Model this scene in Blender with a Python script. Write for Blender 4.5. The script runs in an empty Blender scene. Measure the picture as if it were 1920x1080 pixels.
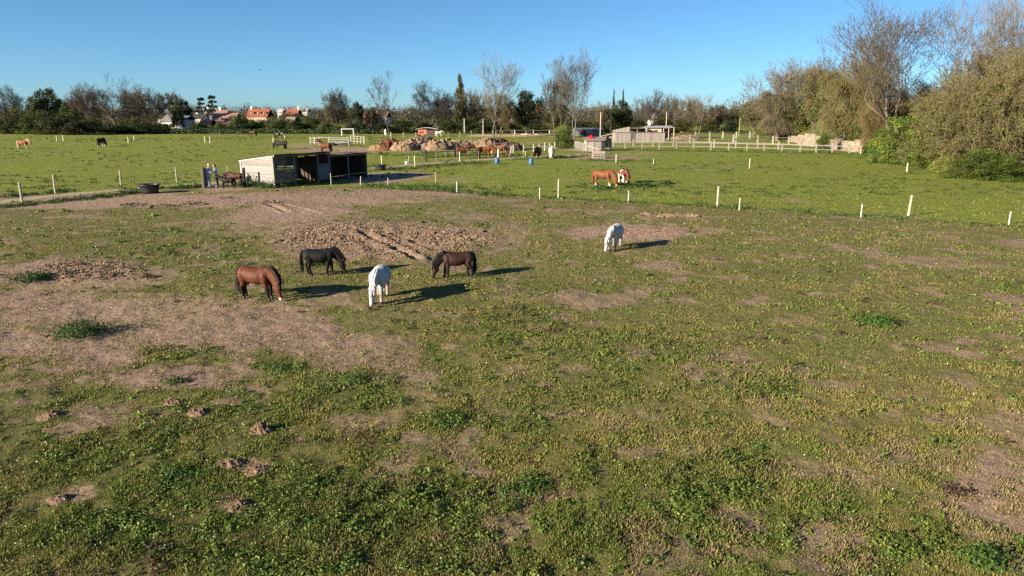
import bpy, math, random
import numpy as np
from mathutils import Vector, Matrix

random.seed(7)
RNG = np.random.default_rng(7)
SC = bpy.context.scene
COL = SC.collection
PI = math.pi
rad = math.radians

# ------------------------------------------------------------------ survey of the place
EYE = 5.2                       # height of the viewpoint above the pasture
PITCH = rad(14.04)
FOC = 1300.0
cP, sP = math.cos(PITCH), math.sin(PITCH)


def G(px, py):
    """ground position (metres) of a surveyed spot"""
    xc = (px - 960) / FOC
    yc = (540 - py) / FOC
    t = EYE / (sP - yc * cP)
    return (xc * t, (cP + yc * sP) * t)


def ZT(Y, py):
    yc = (540 - py) / FOC
    return EYE + Y * (-sP + yc * cP) / (cP + yc * sP)


def XT(px, py, Y):
    yc = (540 - py) / FOC
    return Y * ((px - 960) / FOC) / (cP + yc * sP)


def MPP(Y):                     # metres per survey unit at distance Y
    return (Y * cP + EYE * sP) / FOC


# ------------------------------------------------------------------ noise
def _h(xi, yi, seed):
    h = (xi.astype(np.int64) * 374761393 + yi.astype(np.int64) * 668265263 + seed * 144269504) & 0xFFFFFFFF
    h = ((h ^ (h >> 13)) * 1274126177) & 0xFFFFFFFF
    h = ((h ^ (h >> 16)) * 2246822519) & 0xFFFFFFFF
    return ((h ^ (h >> 15)) & 0xFFFFFF) / float(0xFFFFFF)


def vn(x, y, seed=0):
    xi, yi = np.floor(x), np.floor(y)
    fx, fy = x - xi, y - yi
    fx = fx * fx * (3 - 2 * fx)
    fy = fy * fy * (3 - 2 * fy)
    a = _h(xi, yi, seed); b = _h(xi + 1, yi, seed)
    c = _h(xi, yi + 1, seed); d = _h(xi + 1, yi + 1, seed)
    return (a + (b - a) * fx) * (1 - fy) + (c + (d - c) * fx) * fy


def fbm(x, y, seed=0, octv=4):
    s = 0.0; amp = 0.5; tot = 0
    for k in range(octv):
        s = s + amp * vn(x * 2 ** k + 17.3 * k, y * 2 ** k - 9.1 * k, seed + k)
        tot += amp; amp *= 0.5
    return s / tot


def sst(a, b, x):
    t = np.clip((x - a) / (b - a), 0, 1)
    return t * t * (3 - 2 * t)


# ------------------------------------------------------------------ ground survey: bare soil, lush spots
def blob_set(lst):
    out = []
    for b in lst:
        px, py, rx, ry, s = b[:5]
        cx, cy = G(px, py)
        y0 = G(px, py - ry)[1]; y1 = G(px, py + ry)[1]
        out.append((cx, cy, rx * MPP(cy), (y0 - y1) / 2, s, (y0 + y1) / 2))
    return out


def blobs(lst, x, y, wob=0.0):
    m = np.zeros_like(x)
    yy = np.maximum(y, 0.5)
    for cx, cy, ax, ay, s, my in lst:
        u = (x * cy / yy - cx) / ax
        v = (y - my) / ay
        q = np.sqrt(u * u + v * v) + wob
        m = np.maximum(m, s * (1 - sst(0.45, 1.25, q)))
    return m


DIRT = blob_set([
    (330, 377, 420, 17, 1.0), (120, 384, 180, 9, 1.0), (620, 372, 210, 18, 1.0), (560, 400, 140, 26, .95), (470, 415, 110, 22, .7),
    (800, 362, 150, 9, .75), (700, 452, 240, 45, 1.0), (950, 440, 60, 30, .5), (850, 415, 120, 12, .3),
    (150, 515, 190, 34, 1.0), (30, 520, 90, 20, .75), (200, 590, 340, 46, .95), (430, 635, 280, 42, 1.0), (120, 655, 240, 46, 1.0),
    (640, 650, 130, 40, .75), (60, 610, 120, 40, .7), (690, 690, 90, 25, .5), (480, 592, 170, 26, .7), (560, 570, 220, 20, .4),
    (330, 705, 180, 28, .8), (230, 770, 110, 22, .45), (480, 730, 60, 18, .6), (730, 600, 130, 20, .3),
    (1190, 438, 128, 19, 1.0), (1180, 438, 80, 13, 1.0), (1330, 432, 50, 8, .6), (960, 470, 120, 16, .35),
    (1860, 920, 150, 70, 1.0), (1780, 870, 160, 55, .45), (1650, 880, 160, 45, .48), (1920, 800, 60, 40, .5), (1560, 1000, 90, 40, .8),
    (1500, 880, 120, 25, .55), (1310, 850, 70, 18, .7), (1060, 775, 60, 12, .7), (930, 775, 70, 14, .45), (1150, 800, 60, 22, .6),
    (820, 740, 60, 16, .45), (1700, 740, 60, 14, .45), (1820, 665, 40, 10, .9), (1815, 640, 30, 7, .7), (1880, 555, 60, 9, .5),
    (740, 635, 30, 10, .7), (600, 760, 40, 12, .4), (470, 875, 45, 16, .9), (445, 945, 40, 22, .8), (140, 925, 45, 22, .7), (90, 940, 35, 12, .7),
    (1080, 690, 50, 10, .5), (960, 560, 80, 10, .4), (850, 590, 70, 10, .5), (1480, 600, 60, 8, .5), (1700, 520, 40, 6, .5),
    (1000, 880, 40, 10, .5), (1000, 640, 40, 8, .4), (1600, 700, 80, 14, .35), (1350, 1040, 120, 30, .5), (1580, 1060, 140, 30, .6),
    (1250, 405, 70, 5, .55), (1530, 430, 90, 5, .3), (1750, 440, 120, 8, .25), (100, 1075, 60, 14, .6), (690, 1060, 24, 24, .7),
    (1220, 780, 60, 14, .5), (1430, 905, 50, 14, .5), (1880, 980, 110, 40, .7), (1560, 790, 60, 16, .4), (1230, 610, 70, 9, .35),
    (640, 282, 110, 7, .9), (560, 272, 60, 4, .6), (760, 330, 60, 9, .9), (700, 334, 90, 13, 1.0), (840, 340, 50, 8, .5),
    (1130, 297, 80, 5, .9), (1200, 288, 60, 4, .5), (830, 284, 160, 5, .5), (1010, 268, 60, 4, .5), (1100, 290, 60, 5, .6), (420, 352, 60, 8, 1.0),
])
LUSH = blob_set([
    (700, 990, 240, 110, 1.0), (560, 960, 130, 80, .7), (330, 885, 70, 35, 1.0), (830, 785, 70, 25, 1.0), (720, 760, 60, 18, .6), (1100, 640, 190, 35, .75),
    (960, 600, 110, 25, .7), (1640, 600, 45, 18, 1.0), (1350, 900, 140, 65, .95), (980, 915, 70, 30, 1.0), (1850, 1040, 60, 35, 1.0),
    (1740, 1010, 90, 40, .8), (690, 705, 50, 18, .9), (520, 690, 60, 16, .9), (640, 740, 100, 30, .7), (1420, 720, 130, 40, .75), (1240, 660, 120, 25, .65),
    (1130, 740, 120, 25, .6), (1000, 760, 110, 30, .5), (150, 620, 60, 16, 1.0), (60, 520, 50, 9, 1.0), (340, 660, 120, 15, .7),
    (200, 1000, 140, 50, .6), (420, 1040, 130, 50, .6), (100, 860, 140, 35, .45), (340, 480, 170, 40, .5), (240, 450, 160, 25, .4), (590, 495, 50, 8, .6),
    (740, 412, 110, 7, .9), (850, 420, 70, 6, .7), (1000, 540, 120, 14, .5), (1150, 700, 90, 18, .4), (1560, 570, 120, 16, .4),
    (1270, 540, 80, 14, .4), (1900, 540, 60, 16, .7), (1480, 500, 140, 14, .3), (1760, 830, 50, 14, .6), (1180, 1000, 180, 60, .45), (900, 1060, 140, 40, .5),
    (1490, 970, 120, 40, .5), (1100, 880, 110, 40, .5), (1240, 880, 60, 40, .6), (290, 815, 90, 16, .6), (480, 780, 90, 20, .4), (1340, 790, 60, 15, .5),
])
DARKWEED = blob_set([(650, 925, 55, 20, 1.0), (300, 1050, 50, 26, 1.0), (960, 592, 70, 12, .6), (680, 830, 40, 20, .8), (1280, 640, 90, 16, .35), (1040, 615, 40, 8, .6),
                     (450, 1020, 60, 20, .4), (560, 830, 50, 12, .3), (860, 925, 40, 16, .8), (1800, 920, 40, 12, .9), (1430, 640, 60, 12, .4)])
CLOD = blob_set([(600, 452, 105, 30, 1.0), (720, 455, 130, 38, .9), (840, 452, 95, 30, 1.0), (640, 425, 130, 14, .7), (170, 508, 110, 22, .75), (600, 362, 160, 11, .55), (700, 372, 130, 8, .45), (520, 384, 140, 10, .45)])

_fl = [(-900, 440), (-300, 408), (0, 386), (200, 366), (380, 354), (517, 352), (676, 350), (730, 352), (857, 362), (1047, 373), (1345, 388), (1704, 406), (1891, 424), (2300, 455), (2900, 500)]
_fg = [G(*p) for p in _fl]
_FA = np.array([p[0] / p[1] for p in _fg]); _FY = np.array([p[1] for p in _fg])


def beyond(x, y):
    """signed distance past the paddock fence line (positive = the green field beyond)"""
    yb = np.interp(x / np.maximum(y, .5), _FA, _FY)
    return y - yb


RUTS = []
for a, b, w, dep in [((676, 440), (782, 488), .14, .12), ((610, 418), (690, 440), .13, .05), ((720, 436), (810, 470), .12, .05), ((500, 384), (540, 398), .13, .08), ((530, 384), (600, 400), .13, .06)]:
    RUTS.append((G(*a), G(*b), w, dep))
MOLE = [G(*p) for p in [(490, 808), (325, 757), (372, 775), (95, 780), (482, 885), (430, 872), (447, 952), (112, 938), (1212, 402), (1252, 406), (1300, 406)]]


def gz(x, y):
    x = np.atleast_1d(np.asarray(x, float)); y = np.atleast_1d(np.asarray(y, float))
    r = np.hypot(x, y)
    fade = 1 - sst(30, 55, r)
    z = 0.05 * (fbm(x / 5 + 3, y / 5, 11, 3) - .5) * (1 - sst(60, 110, r))
    z = z + fade * (0.075 * (fbm(x / .8, y / .8, 21, 3) - .5) + 0.05 * (fbm(x / .24, y / .24, 31, 2) - .5))
    c = blobs(CLOD, x, y)
    z = z + c * (0.08 + 0.20 * (fbm(x / .5, y / .5, 41, 3) - .45))
    for (p, q, w, dep) in RUTS:
        dx, dy = q[0] - p[0], q[1] - p[1]; L2 = dx * dx + dy * dy
        t = np.clip(((x - p[0]) * dx + (y - p[1]) * dy) / L2, 0, 1)
        dist = np.hypot(x - p[0] - t * dx, y - p[1] - t * dy)
        z = z - dep * np.exp(-(dist / w) ** 2) + dep * .8 * np.exp(-((dist - 2.2 * w) / w) ** 2)
    return z


def gz1(x, y):
    return float(gz(x, y)[0])


def P3(px, py, dz=0.0):
    x, y = G(px, py)
    return Vector((x, y, gz1(x, y) + dz))


# ------------------------------------------------------------------ mesh helpers
def mesh_np(name, V, faces, mat=None, col=None, smooth=False):
    """V (n,3); faces = list of (m,k) int arrays"""
    me = bpy.data.meshes.new(name)
    V = np.asarray(V, np.float32)
    me.vertices.add(len(V)); me.vertices.foreach_set('co', V.ravel())
    faces = [np.asarray(f, np.int32) for f in faces if len(f)]
    tot = sum(f.size for f in faces); nf = sum(len(f) for f in faces)
    me.loops.add(tot); me.loops.foreach_set('vertex_index', np.concatenate([f.ravel() for f in faces]))
    me.polygons.add(nf)
    ls = []; s = 0
    for f in faces:
        ls.append(s + np.arange(len(f)) * f.shape[1]); s += f.size
    me.polygons.foreach_set('loop_start', np.concatenate(ls).astype(np.int32))
    if col is not None:
        a = me.color_attributes.new('Col', 'FLOAT_COLOR', 'POINT')
        c = np.ones((len(V), 4), np.float32); c[:, :3] = col
        a.data.foreach_set('color', c.ravel())
    me.polygons.foreach_set('use_smooth', np.full(nf, bool(smooth)))
    me.update(calc_edges=True)
    me.validate()
    if mat: me.materials.append(mat)
    return me


def obj(name, me, parent=None, loc=None, rotz=None, color=None):
    o = bpy.data.objects.new(name, me); COL.objects.link(o)
    if parent: o.parent = parent
    if loc is not None: o.location = loc
    if rotz is not None: o.rotation_euler = (0, 0, rotz)
    if color is not None: o.color = (*color, 1)
    return o


def tag(o, label, cat, group=None, kind=None):
    if label: o['label'] = label
    if cat: o['category'] = cat
    if group: o['group'] = group
    if kind: o['kind'] = kind
    return o


def thing(name, label, cat, loc=(0, 0, 0), rotz=0, group=None):
    o = bpy.data.objects.new(name, None); COL.objects.link(o)
    o.empty_display_size = .2
    o.location = loc; o.rotation_euler = (0, 0, rotz)
    return tag(o, label, cat, group)


class MB:
    def __init__(s): s.v = []; s.f = {}; s.c = []; s.n = 0

    def add(s, V, F, col=(1, 1, 1)):
        V = [tuple(p) for p in V]
        for f in F:
            s.f.setdefault(len(f), []).append([i + s.n for i in f])
        s.v += V; s.n += len(V)
        if len(col) and not hasattr(col[0], '__len__'):
            s.c += [tuple(col)] * len(V)
        else:
            s.c += [tuple(c) for c in col]
        return s

    def box(s, c, size, rz=0, col=(1, 1, 1), tilt=None):
        hx, hy, hz = size[0] / 2, size[1] / 2, size[2] / 2
        M = Matrix.Rotation(rz, 3, 'Z')
        if tilt: M = M @ Matrix.Rotation(tilt[1], 3, tilt[0])
        c = Vector(c)
        V = [c + M @ Vector((x * hx, y * hy, z * hz)) for z in (-1, 1) for x, y in ((-1, -1), (1, -1), (1, 1), (-1, 1))]
        return s.add(V, [(3, 2, 1, 0), (4, 5, 6, 7), (0, 1, 5, 4), (1, 2, 6, 5), (2, 3, 7, 6), (3, 0, 4, 7)], col)

    def beam(s, p, q, w, h, col=(1, 1, 1)):
        p, q = Vector(p), Vector(q); t = (q - p).normalized()
        up = Vector((0, 0, 1)) if abs(t.z) < .95 else Vector((0, 1, 0))
        a = t.cross(up).normalized(); b = a.cross(t)
        V = [r + a * x * w / 2 + b * y * h / 2 for r in (p, q) for x, y in ((-1, -1), (1, -1), (1, 1), (-1, 1))]
        return s.add(V, [(3, 2, 1, 0), (4, 5, 6, 7), (0, 1, 5, 4), (1, 2, 6, 5), (2, 3, 7, 6), (3, 0, 4, 7)], col)

    def tube(s, pts, rr, n=8, cap=True, col=(1, 1, 1)):
        return s.loft([(p, r, r) for p, r in zip(pts, rr)], n, cap, None, col)

    def loft(s, rings, n=10, cap=True, lat=None, col=(1, 1, 1)):
        """rings: (point, half width (lateral), half height)"""
        pts = [Vector(r[0]) for r in rings]; m = len(pts)
        V = []
        prev = None
        for i, (p, w, h) in enumerate(rings):
            t = (pts[min(i + 1, m - 1)] - pts[max(i - 1, 0)])
            t = t.normalized() if t.length > 1e-9 else Vector((0, 0, 1))
            if lat is not None: a = Vector(lat)
            elif prev is not None: a = prev
            else: a = Vector((1, 0, 0)) if abs(t.x) < .8 else Vector((0, 1, 0))
            a = (a - t * a.dot(t)); a = a.normalized() if a.length > 1e-6 else Vector((0, 1, 0))
            prev = a
            b = t.cross(a)
            for k in range(n):
                th = 2 * PI * k / n
                V.append(pts[i] + a * (w * math.cos(th)) + b * (h * math.sin(th)))
        F = []
        for i in range(m - 1):
            for k in range(n):
                k2 = (k + 1) % n
                F.append((i * n + k, i * n + k2, (i + 1) * n + k2, (i + 1) * n + k))
        if cap:
            F.append(tuple(range(n - 1, -1, -1))); F.append(tuple((m - 1) * n + k for k in range(n)))
        return s.add(V, F, col)

    def lathe(s, prof, n=20, c=(0, 0, 0), col=(1, 1, 1)):
        V = []; F = []
        for r, z in prof:
            for k in range(n):
                th = 2 * PI * k / n
                V.append((c[0] + r * math.cos(th), c[1] + r * math.sin(th), c[2] + z))
        for i in range(len(prof) - 1):
            for k in range(n):
                k2 = (k + 1) % n
                F.append((i * n + k, i * n + k2, (i + 1) * n + k2, (i + 1) * n + k))
        F.append(tuple(range(n - 1, -1, -1))); F.append(tuple((len(prof) - 1) * n + k for k in range(n)))
        return s.add(V, F, col)

    def mesh(s, name, mat=None, smooth=False):
        return mesh_np(name, np.array(s.v, np.float32).reshape(-1, 3), [np.array(f) for f in s.f.values()], mat, np.array(s.c, np.float32), smooth)

    def build(s, name, mat, parent=None, smooth=False, **kw):
        return obj(name, s.mesh(name, mat, smooth), parent, **kw)


# ------------------------------------------------------------------ materials
def new_mat(name):
    m = bpy.data.materials.new(name); m.use_nodes = True
    nt = m.node_tree; nt.nodes.clear()
    return m, nt, nt.nodes, nt.links


def mat_col(name, rough=.8, nscale=6.0, namp=.35, trans=0.0, bump=0.0, spec=.25, stretch=None, objcol=True, metal=0.0, sheen=0.0):
    """colour attribute x object colour x noise"""
    m, nt, N, L = new_mat(name)
    out = N.new('ShaderNodeOutputMaterial'); b = N.new('ShaderNodeBsdfPrincipled')
    b.inputs['Roughness'].default_value = rough
    b.inputs['Specular IOR Level'].default_value = spec
    b.inputs['Metallic'].default_value = metal
    if sheen: b.inputs['Sheen Weight'].default_value = sheen
    at = N.new('ShaderNodeAttribute'); at.attribute_name = 'Col'
    cur = at.outputs['Color']
    if objcol:
        oi = N.new('ShaderNodeObjectInfo')
        mx = N.new('ShaderNodeMix'); mx.data_type = 'RGBA'; mx.blend_type = 'MULTIPLY'; mx.inputs[0].default_value = 1
        L.new(cur, mx.inputs[6]); L.new(oi.outputs['Color'], mx.inputs[7]); cur = mx.outputs[2]
    if namp:
        tc = N.new('ShaderNodeTexCoord'); no = N.new('ShaderNodeTexNoise')
        no.inputs['Scale'].default_value = nscale; no.inputs['Detail'].default_value = 5
        src = tc.outputs['Object']
        if stretch:
            mp = N.new('ShaderNodeMapping'); mp.inputs['Scale'].default_value = stretch
            L.new(src, mp.inputs[0]); src = mp.outputs[0]
        L.new(src, no.inputs['Vector'])
        mr = N.new('ShaderNodeMapRange'); mr.inputs[1].default_value = .25; mr.inputs[2].default_value = .75
        mr.inputs[3].default_value = 1 - namp; mr.inputs[4].default_value = 1 + namp
        L.new(no.outputs['Fac'], mr.inputs[0])
        vm = N.new('ShaderNodeVectorMath'); vm.operation = 'SCALE'
        L.new(cur, vm.inputs[0]); L.new(mr.outputs[0], vm.inputs['Scale']); cur = vm.outputs[0]
        if bump:
            bp = N.new('ShaderNodeBump'); bp.inputs['Strength'].default_value = bump; bp.inputs['Distance'].default_value = .02
            L.new(no.outputs['Fac'], bp.inputs['Height']); L.new(bp.outputs[0], b.inputs['Normal'])
    L.new(cur, b.inputs['Base Color'])
    if trans:
        tr = N.new('ShaderNodeBsdfTranslucent'); L.new(cur, tr.inputs[0])
        ms = N.new('ShaderNodeMixShader'); ms.inputs[0].default_value = trans
        L.new(b.outputs[0], ms.inputs[1]); L.new(tr.outputs[0], ms.inputs[2]); L.new(ms.outputs[0], out.inputs[0])
    else:
        L.new(b.outputs[0], out.inputs[0])
    return m


M_LEAF = mat_col('leaf', .6, .8, .12, trans=.3, spec=.3)
M_GRASS = mat_col('grass_blades', .65, .5, .10, trans=.3, spec=.2)
M_BARK = mat_col('bark', .9, 5, .3, bump=.5, spec=.1)
M_TWIG = mat_col('twig', .85, 2, .15, spec=.15)
M_WOOD = mat_col('weathered_wood', .85, 5, .35, bump=.4, spec=.15, stretch=(1, 1, 6))
M_PLANK = mat_col('planks', .8, 4, .28, bump=.4, spec=.2, stretch=(1.2, 1.2, 7))
M_COAT = mat_col('coat', .6, 7, .25, bump=.06, spec=.16, objcol=False)
M_HAIR = mat_col('hair', .65, 30, .35, bump=.4, spec=.15, objcol=False, stretch=(1, 1, .25))
M_CLOTH = mat_col('cloth', .85, 18, .18, bump=.2, spec=.1, objcol=False)
M_SKIN = mat_col('skin', .55, 20, .08, spec=.3, objcol=False)
M_SOIL = mat_col('soil', .95, 4, .35, bump=1.0, spec=.05)
M_METAL = mat_col('painted_metal', .5, 6, .15, spec=.4)
M_TIN = mat_col('corrugated_tin', .55, 3, .4, spec=.4, bump=.1)
M_PLASTIC = mat_col('plastic', .4, 5, .15, spec=.4)
M_WALL = mat_col('render_wall', .85, 1.2, .15, spec=.15)
M_TILE = mat_col('roof_tiles', .85, 2.5, .3, spec=.15)
M_GLASS = mat_col('window_glass', .1, 2, .1, spec=.6)
M_STONE = mat_col('stone', .9, 2.5, .4, bump=.8, spec=.1)
# ------------------------------------------------------------------ ground sheet
def masks(x, y):
    wob = .75 * (fbm(x / 1.3, y / 1.3, 51, 4) - .5) + .55 * (fbm(x / .4, y / .4, 55, 3) - .5)
    d = blobs(DIRT, x, y, wob * 1.3)
    field = sst(-.5, 1.0, beyond(x, y) + 2.2 * (fbm(x / 1.6, y / 1.6, 57, 3) - .5))
    # scattered bare scrapes of the paddock
    sc = np.maximum(sst(.62, .72, fbm(x / .75, y / .8, 61, 3)) * .62, sst(.60, .74, fbm(x / 2.4, y / 2.4, 65, 5)) * .6) * (1 - field)
    d = np.maximum(d, sc)
    d = np.maximum(d, field * .45 * sst(.66, .76, fbm(x / 2.2, y / 2.6, 63, 4)))
    l = blobs(LUSH, x, y, wob * 1.6)
    c = blobs(CLOD, x, y, wob)
    w = blobs(DARKWEED, x, y, wob)
    return d, field, c, l, w


def build_ground():
    r = [0.0, .5]
    while r[-1] < 6000:
        k = 1.0075 if r[-1] < 140 else 1.04
        r.append(r[-1] * k if r[-1] >= 4 else r[-1] + .25)
    r = np.array(r[1:])
    ang = np.concatenate([np.arange(-180, -52, 4.0), np.arange(-52, 52, .2), np.arange(52, 180, 4.0)]) * PI / 180
    na, nr = len(ang), len(r)
    R, A = np.meshgrid(r, ang, indexing='ij')
    x = (R * np.sin(A)).ravel(); y = (R * np.cos(A)).ravel()
    front = y > 1.0
    z = np.where(front, gz(x, np.where(front, y, 1.0)), 0.0)
    d, fl, c, l, w = masks(x, np.where(front, y, 1.0))
    d = np.where(front, d, .2); fl = np.where(front, fl, 0)
    V = np.stack([x, y, z], 1)
    i = np.arange(nr - 1)[:, None]; j = np.arange(na)[None, :]; j2 = (j + 1) % na
    F = np.stack(np.broadcast_arrays(i * na + j, i * na + j2, (i + 1) * na + j2, (i + 1) * na + j), -1).reshape(-1, 4)
    F = F[:, ::-1]
    V = np.vstack([V, [[0, 0, 0]]])
    tri = np.stack([np.arange(na), (np.arange(na) + 1) % na, np.full(na, len(V) - 1)], 1)
    add = lambda a: np.append(a, a[0])
    col = np.stack([add(d), add(fl), add(c)], 1)
    me = mesh_np('ground', V, [F, tri], None, col, True)
    a = me.color_attributes.new('Weed', 'FLOAT_COLOR', 'POINT')
    cc = np.ones((len(V), 4), np.float32); cc[:, 0] = add(l); cc[:, 1] = add(w)
    a.data.foreach_set('color', cc.ravel())
    m, nt, N, L = new_mat('pasture')
    out = N.new('ShaderNodeOutputMaterial'); b = N.new('ShaderNodeBsdfPrincipled')
    b.inputs['Roughness'].default_value = .95; b.inputs['Specular IOR Level'].default_value = .1
    at = N.new('ShaderNodeAttribute'); at.attribute_name = 'Col'; sp = N.new('ShaderNodeSeparateColor'); L.new(at.outputs['Color'], sp.inputs[0])
    at2 = N.new('ShaderNodeAttribute'); at2.attribute_name = 'Weed'; sp2 = N.new('ShaderNodeSeparateColor'); L.new(at2.outputs['Color'], sp2.inputs[0])
    geo = N.new('ShaderNodeNewGeometry')

    def noise(scale, det=6, rough=.6, dist=0.0):
        n = N.new('ShaderNodeTexNoise'); n.inputs['Scale'].default_value = scale; n.inputs['Detail'].default_value = det
        n.inputs['Roughness'].default_value = rough; n.inputs['Distortion'].default_value = dist
        L.new(geo.outputs['Position'], n.inputs['Vector']); return n.outputs['Fac']

    def ramp(src, stops):
        r_ = N.new('ShaderNodeValToRGB'); e = r_.color_ramp.elements
        while len(e) < len(stops): e.new(.5)
        for k, (p, c_) in enumerate(stops):
            e[k].position = p; e[k].color = (*c_, 1)
        L.new(src, r_.inputs[0]); return r_.outputs[0]

    def mixc(f, a_, b_, mode='MIX'):
        mx = N.new('ShaderNodeMix'); mx.data_type = 'RGBA'; mx.blend_type = mode
        for sock, val in ((mx.inputs[0], f), (mx.inputs[6], a_), (mx.inputs[7], b_)):
            if hasattr(val, 'type') and hasattr(val, 'links'): L.new(val, sock)
            else: sock.default_value = val
        return mx.outputs[2]

    def math_(op, a_, b_=None, clamp=False):
        n = N.new('ShaderNodeMath'); n.operation = op; n.use_clamp = clamp
        for s_, v_ in zip(n.inputs, (a_, b_)):
            if v_ is None: continue
            if hasattr(v_, 'links'): L.new(v_, s_)
            else: s_.default_value = v_
        return n.outputs[0]
    n_fine = noise(9, 8, .7); n_mid = noise(1.6, 6, .65); n_big = noise(.18, 4, .55); n_tuft = noise(3.2, 5, .7, .4)
    short = ramp(n_fine, [(.25, (.075, .066, .028)), (.48, (.165, .140, .060)), (.75, (.255, .200, .098))])
    short = mixc(ramp(n_mid, [(.35, (0, 0, 0)), (.7, (1, 1, 1))]), short, ramp(n_fine, [(.3, (.075, .085, .020)), (.7, (.165, .165, .048))]))
    field = ramp(n_fine, [(.25, (.095, .125, .015)), (.5, (.188, .224, .036)), (.78, (.25, .265, .05))])
    field = mixc(ramp(n_tuft, [(.56, (0, 0, 0)), (.68, (.8, .8, .8))]), field, (.055, .085, .018, 1))
    field = mixc(ramp(n_big, [(.35, (0, 0, 0)), (.75, (.55, .55, .55))]), field, (.165, .155, .038, 1))
    n_pat = noise(.75, 5, .65)
    field = mixc(ramp(n_pat, [(.48, (0, 0, 0)), (.66, (.6, .6, .6))]), field, (.080, .105, .014, 1))
    field = mixc(ramp(noise(.33, 6, .7), [(.56, (0, 0, 0)), (.70, (.55, .55, .55))]), field, (.20, .175, .050, 1))
    g = mixc(sp.outputs[1], short, field)
    # bare soil
    soil = ramp(n_fine, [(.22, (.165, .108, .080)), (.5, (.305, .210, .158)), (.8, (.43, .32, .245))])
    soil = mixc(ramp(n_mid, [(.4, (0, 0, 0)), (.75, (.7, .7, .7))]), soil, (.30, .195, .145, 1))
    soil = mixc(ramp(noise(.12, 3, .5), [(.45, (0, 0, 0)), (.62, (.75, .75, .75))]), soil, ramp(n_fine, [(.25, (.17, .125, .075)), (.75, (.42, .325, .20))]))
    f = math_('ADD', sp.outputs[0], math_('MULTIPLY', math_('SUBTRACT', n_mid, .5), .9))
    f = math_('ADD', f, math_('MULTIPLY', math_('SUBTRACT', n_fine, .5), .8))
    fr = ramp(f, [(.25, (0, 0, 0)), (.78, (.96, .96, .96))])
    g = mixc(fr, g, soil)
    cl = ramp(math_('ADD', sp.outputs[2], math_('MULTIPLY', math_('SUBTRACT', n_mid, .5), .6)), [(.3, (0, 0, 0)), (.7, (.75, .75, .75))])
    g = mixc(cl, g, ramp(n_fine, [(.3, (.12, .085, .062)), (.65, (.27, .20, .145))]))
    g = mixc(math_('MULTIPLY', sp2.outputs[0], .45), g, (.060, .085, .016, 1))
    g = mixc(math_('MULTIPLY', sp2.outputs[1], .7), g, (.075, .045, .030, 1))
    n_hi = noise(48, 4, .75)
    hi = N.new('ShaderNodeMapRange'); hi.inputs[1].default_value = .3; hi.inputs[2].default_value = .7; hi.inputs[3].default_value = .62; hi.inputs[4].default_value = 1.38; L.new(n_hi, hi.inputs[0])
    sc_ = N.new('ShaderNodeVectorMath'); sc_.operation = 'SCALE'; L.new(g, sc_.inputs[0]); L.new(hi.outputs[0], sc_.inputs['Scale']); g = sc_.outputs[0]
    L.new(g, b.inputs['Base Color'])
    bp = N.new('ShaderNodeBump'); bp.inputs['Strength'].default_value = .9; bp.inputs['Distance'].default_value = .10
    L.new(math_('ADD', math_('ADD', math_('ADD', n_fine, math_('MULTIPLY', n_hi, .35)), math_('MULTIPLY', n_tuft, 1.2)), math_('MULTIPLY', n_mid, 1.2)), bp.inputs['Height']); L.new(bp.outputs[0], b.inputs['Normal'])
    L.new(b.outputs[0], out.inputs[0])
    me.materials.append(m)
    o = obj('ground', me)
    tag(o, 'grazed pasture with bare brown patches and greener fields beyond', 'ground', kind='structure')
    return o


build_ground()


def sheet(name, poly_px, mat_c, label, cat='path', dz=.02, nseg=60, width=None):
    """a strip of worn surface following a surveyed centre line [(px,py,half width m)]"""
    pts = [(*G(a, b_), w) for a, b_, w in poly_px]
    d = [0]
    for k in range(1, len(pts)): d.append(d[-1] + math.hypot(pts[k][0] - pts[k - 1][0], pts[k][1] - pts[k - 1][1]))
    n = int(d[-1] / .3) + 2
    s = np.linspace(0, d[-1], n)
    X = np.interp(s, d, [p[0] for p in pts]); Y = np.interp(s, d, [p[1] for p in pts]); W = np.interp(s, d, [p[2] for p in pts])
    ker = np.hanning(23); ker /= ker.sum()
    pad = lambda q: np.convolve(np.pad(q, 11, 'edge'), ker, 'valid')
    X, Y = pad(X), pad(Y)
    tx, ty = np.gradient(X), np.gradient(Y); ln = np.hypot(tx, ty); nx, ny = -ty / ln, tx / ln
    m = 9
    V = []; C = []
    for k in range(m):
        u = (k / (m - 1) - .5) * 2
        wob = W * (1 + .35 * (fbm(s / 1.3, s * 0 + k, 71 + (k == 0)) - .5)) * u
        x, y = X + nx * wob, Y + ny * wob
        V.append(np.stack([x, y, gz(x, y) + dz - (.04 if k in (0, m - 1) else 0)], 1))
    V = np.array(V); C = np.ones((m * n, 3)) * np.array(mat_c)
    i = np.arange(m - 1)[:, None]; j = np.arange(n - 1)[None, :]
    F = np.stack(np.broadcast_arrays(i * n + j, (i + 1) * n + j, (i + 1) * n + j + 1, i * n + j + 1), -1).reshape(-1, 4)
    o = obj(name, mesh_np(name, V.reshape(-1, 3), [F[:, ::-1]], M_SOIL, C, True))
    return tag(o, label, cat, kind='structure')


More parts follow.
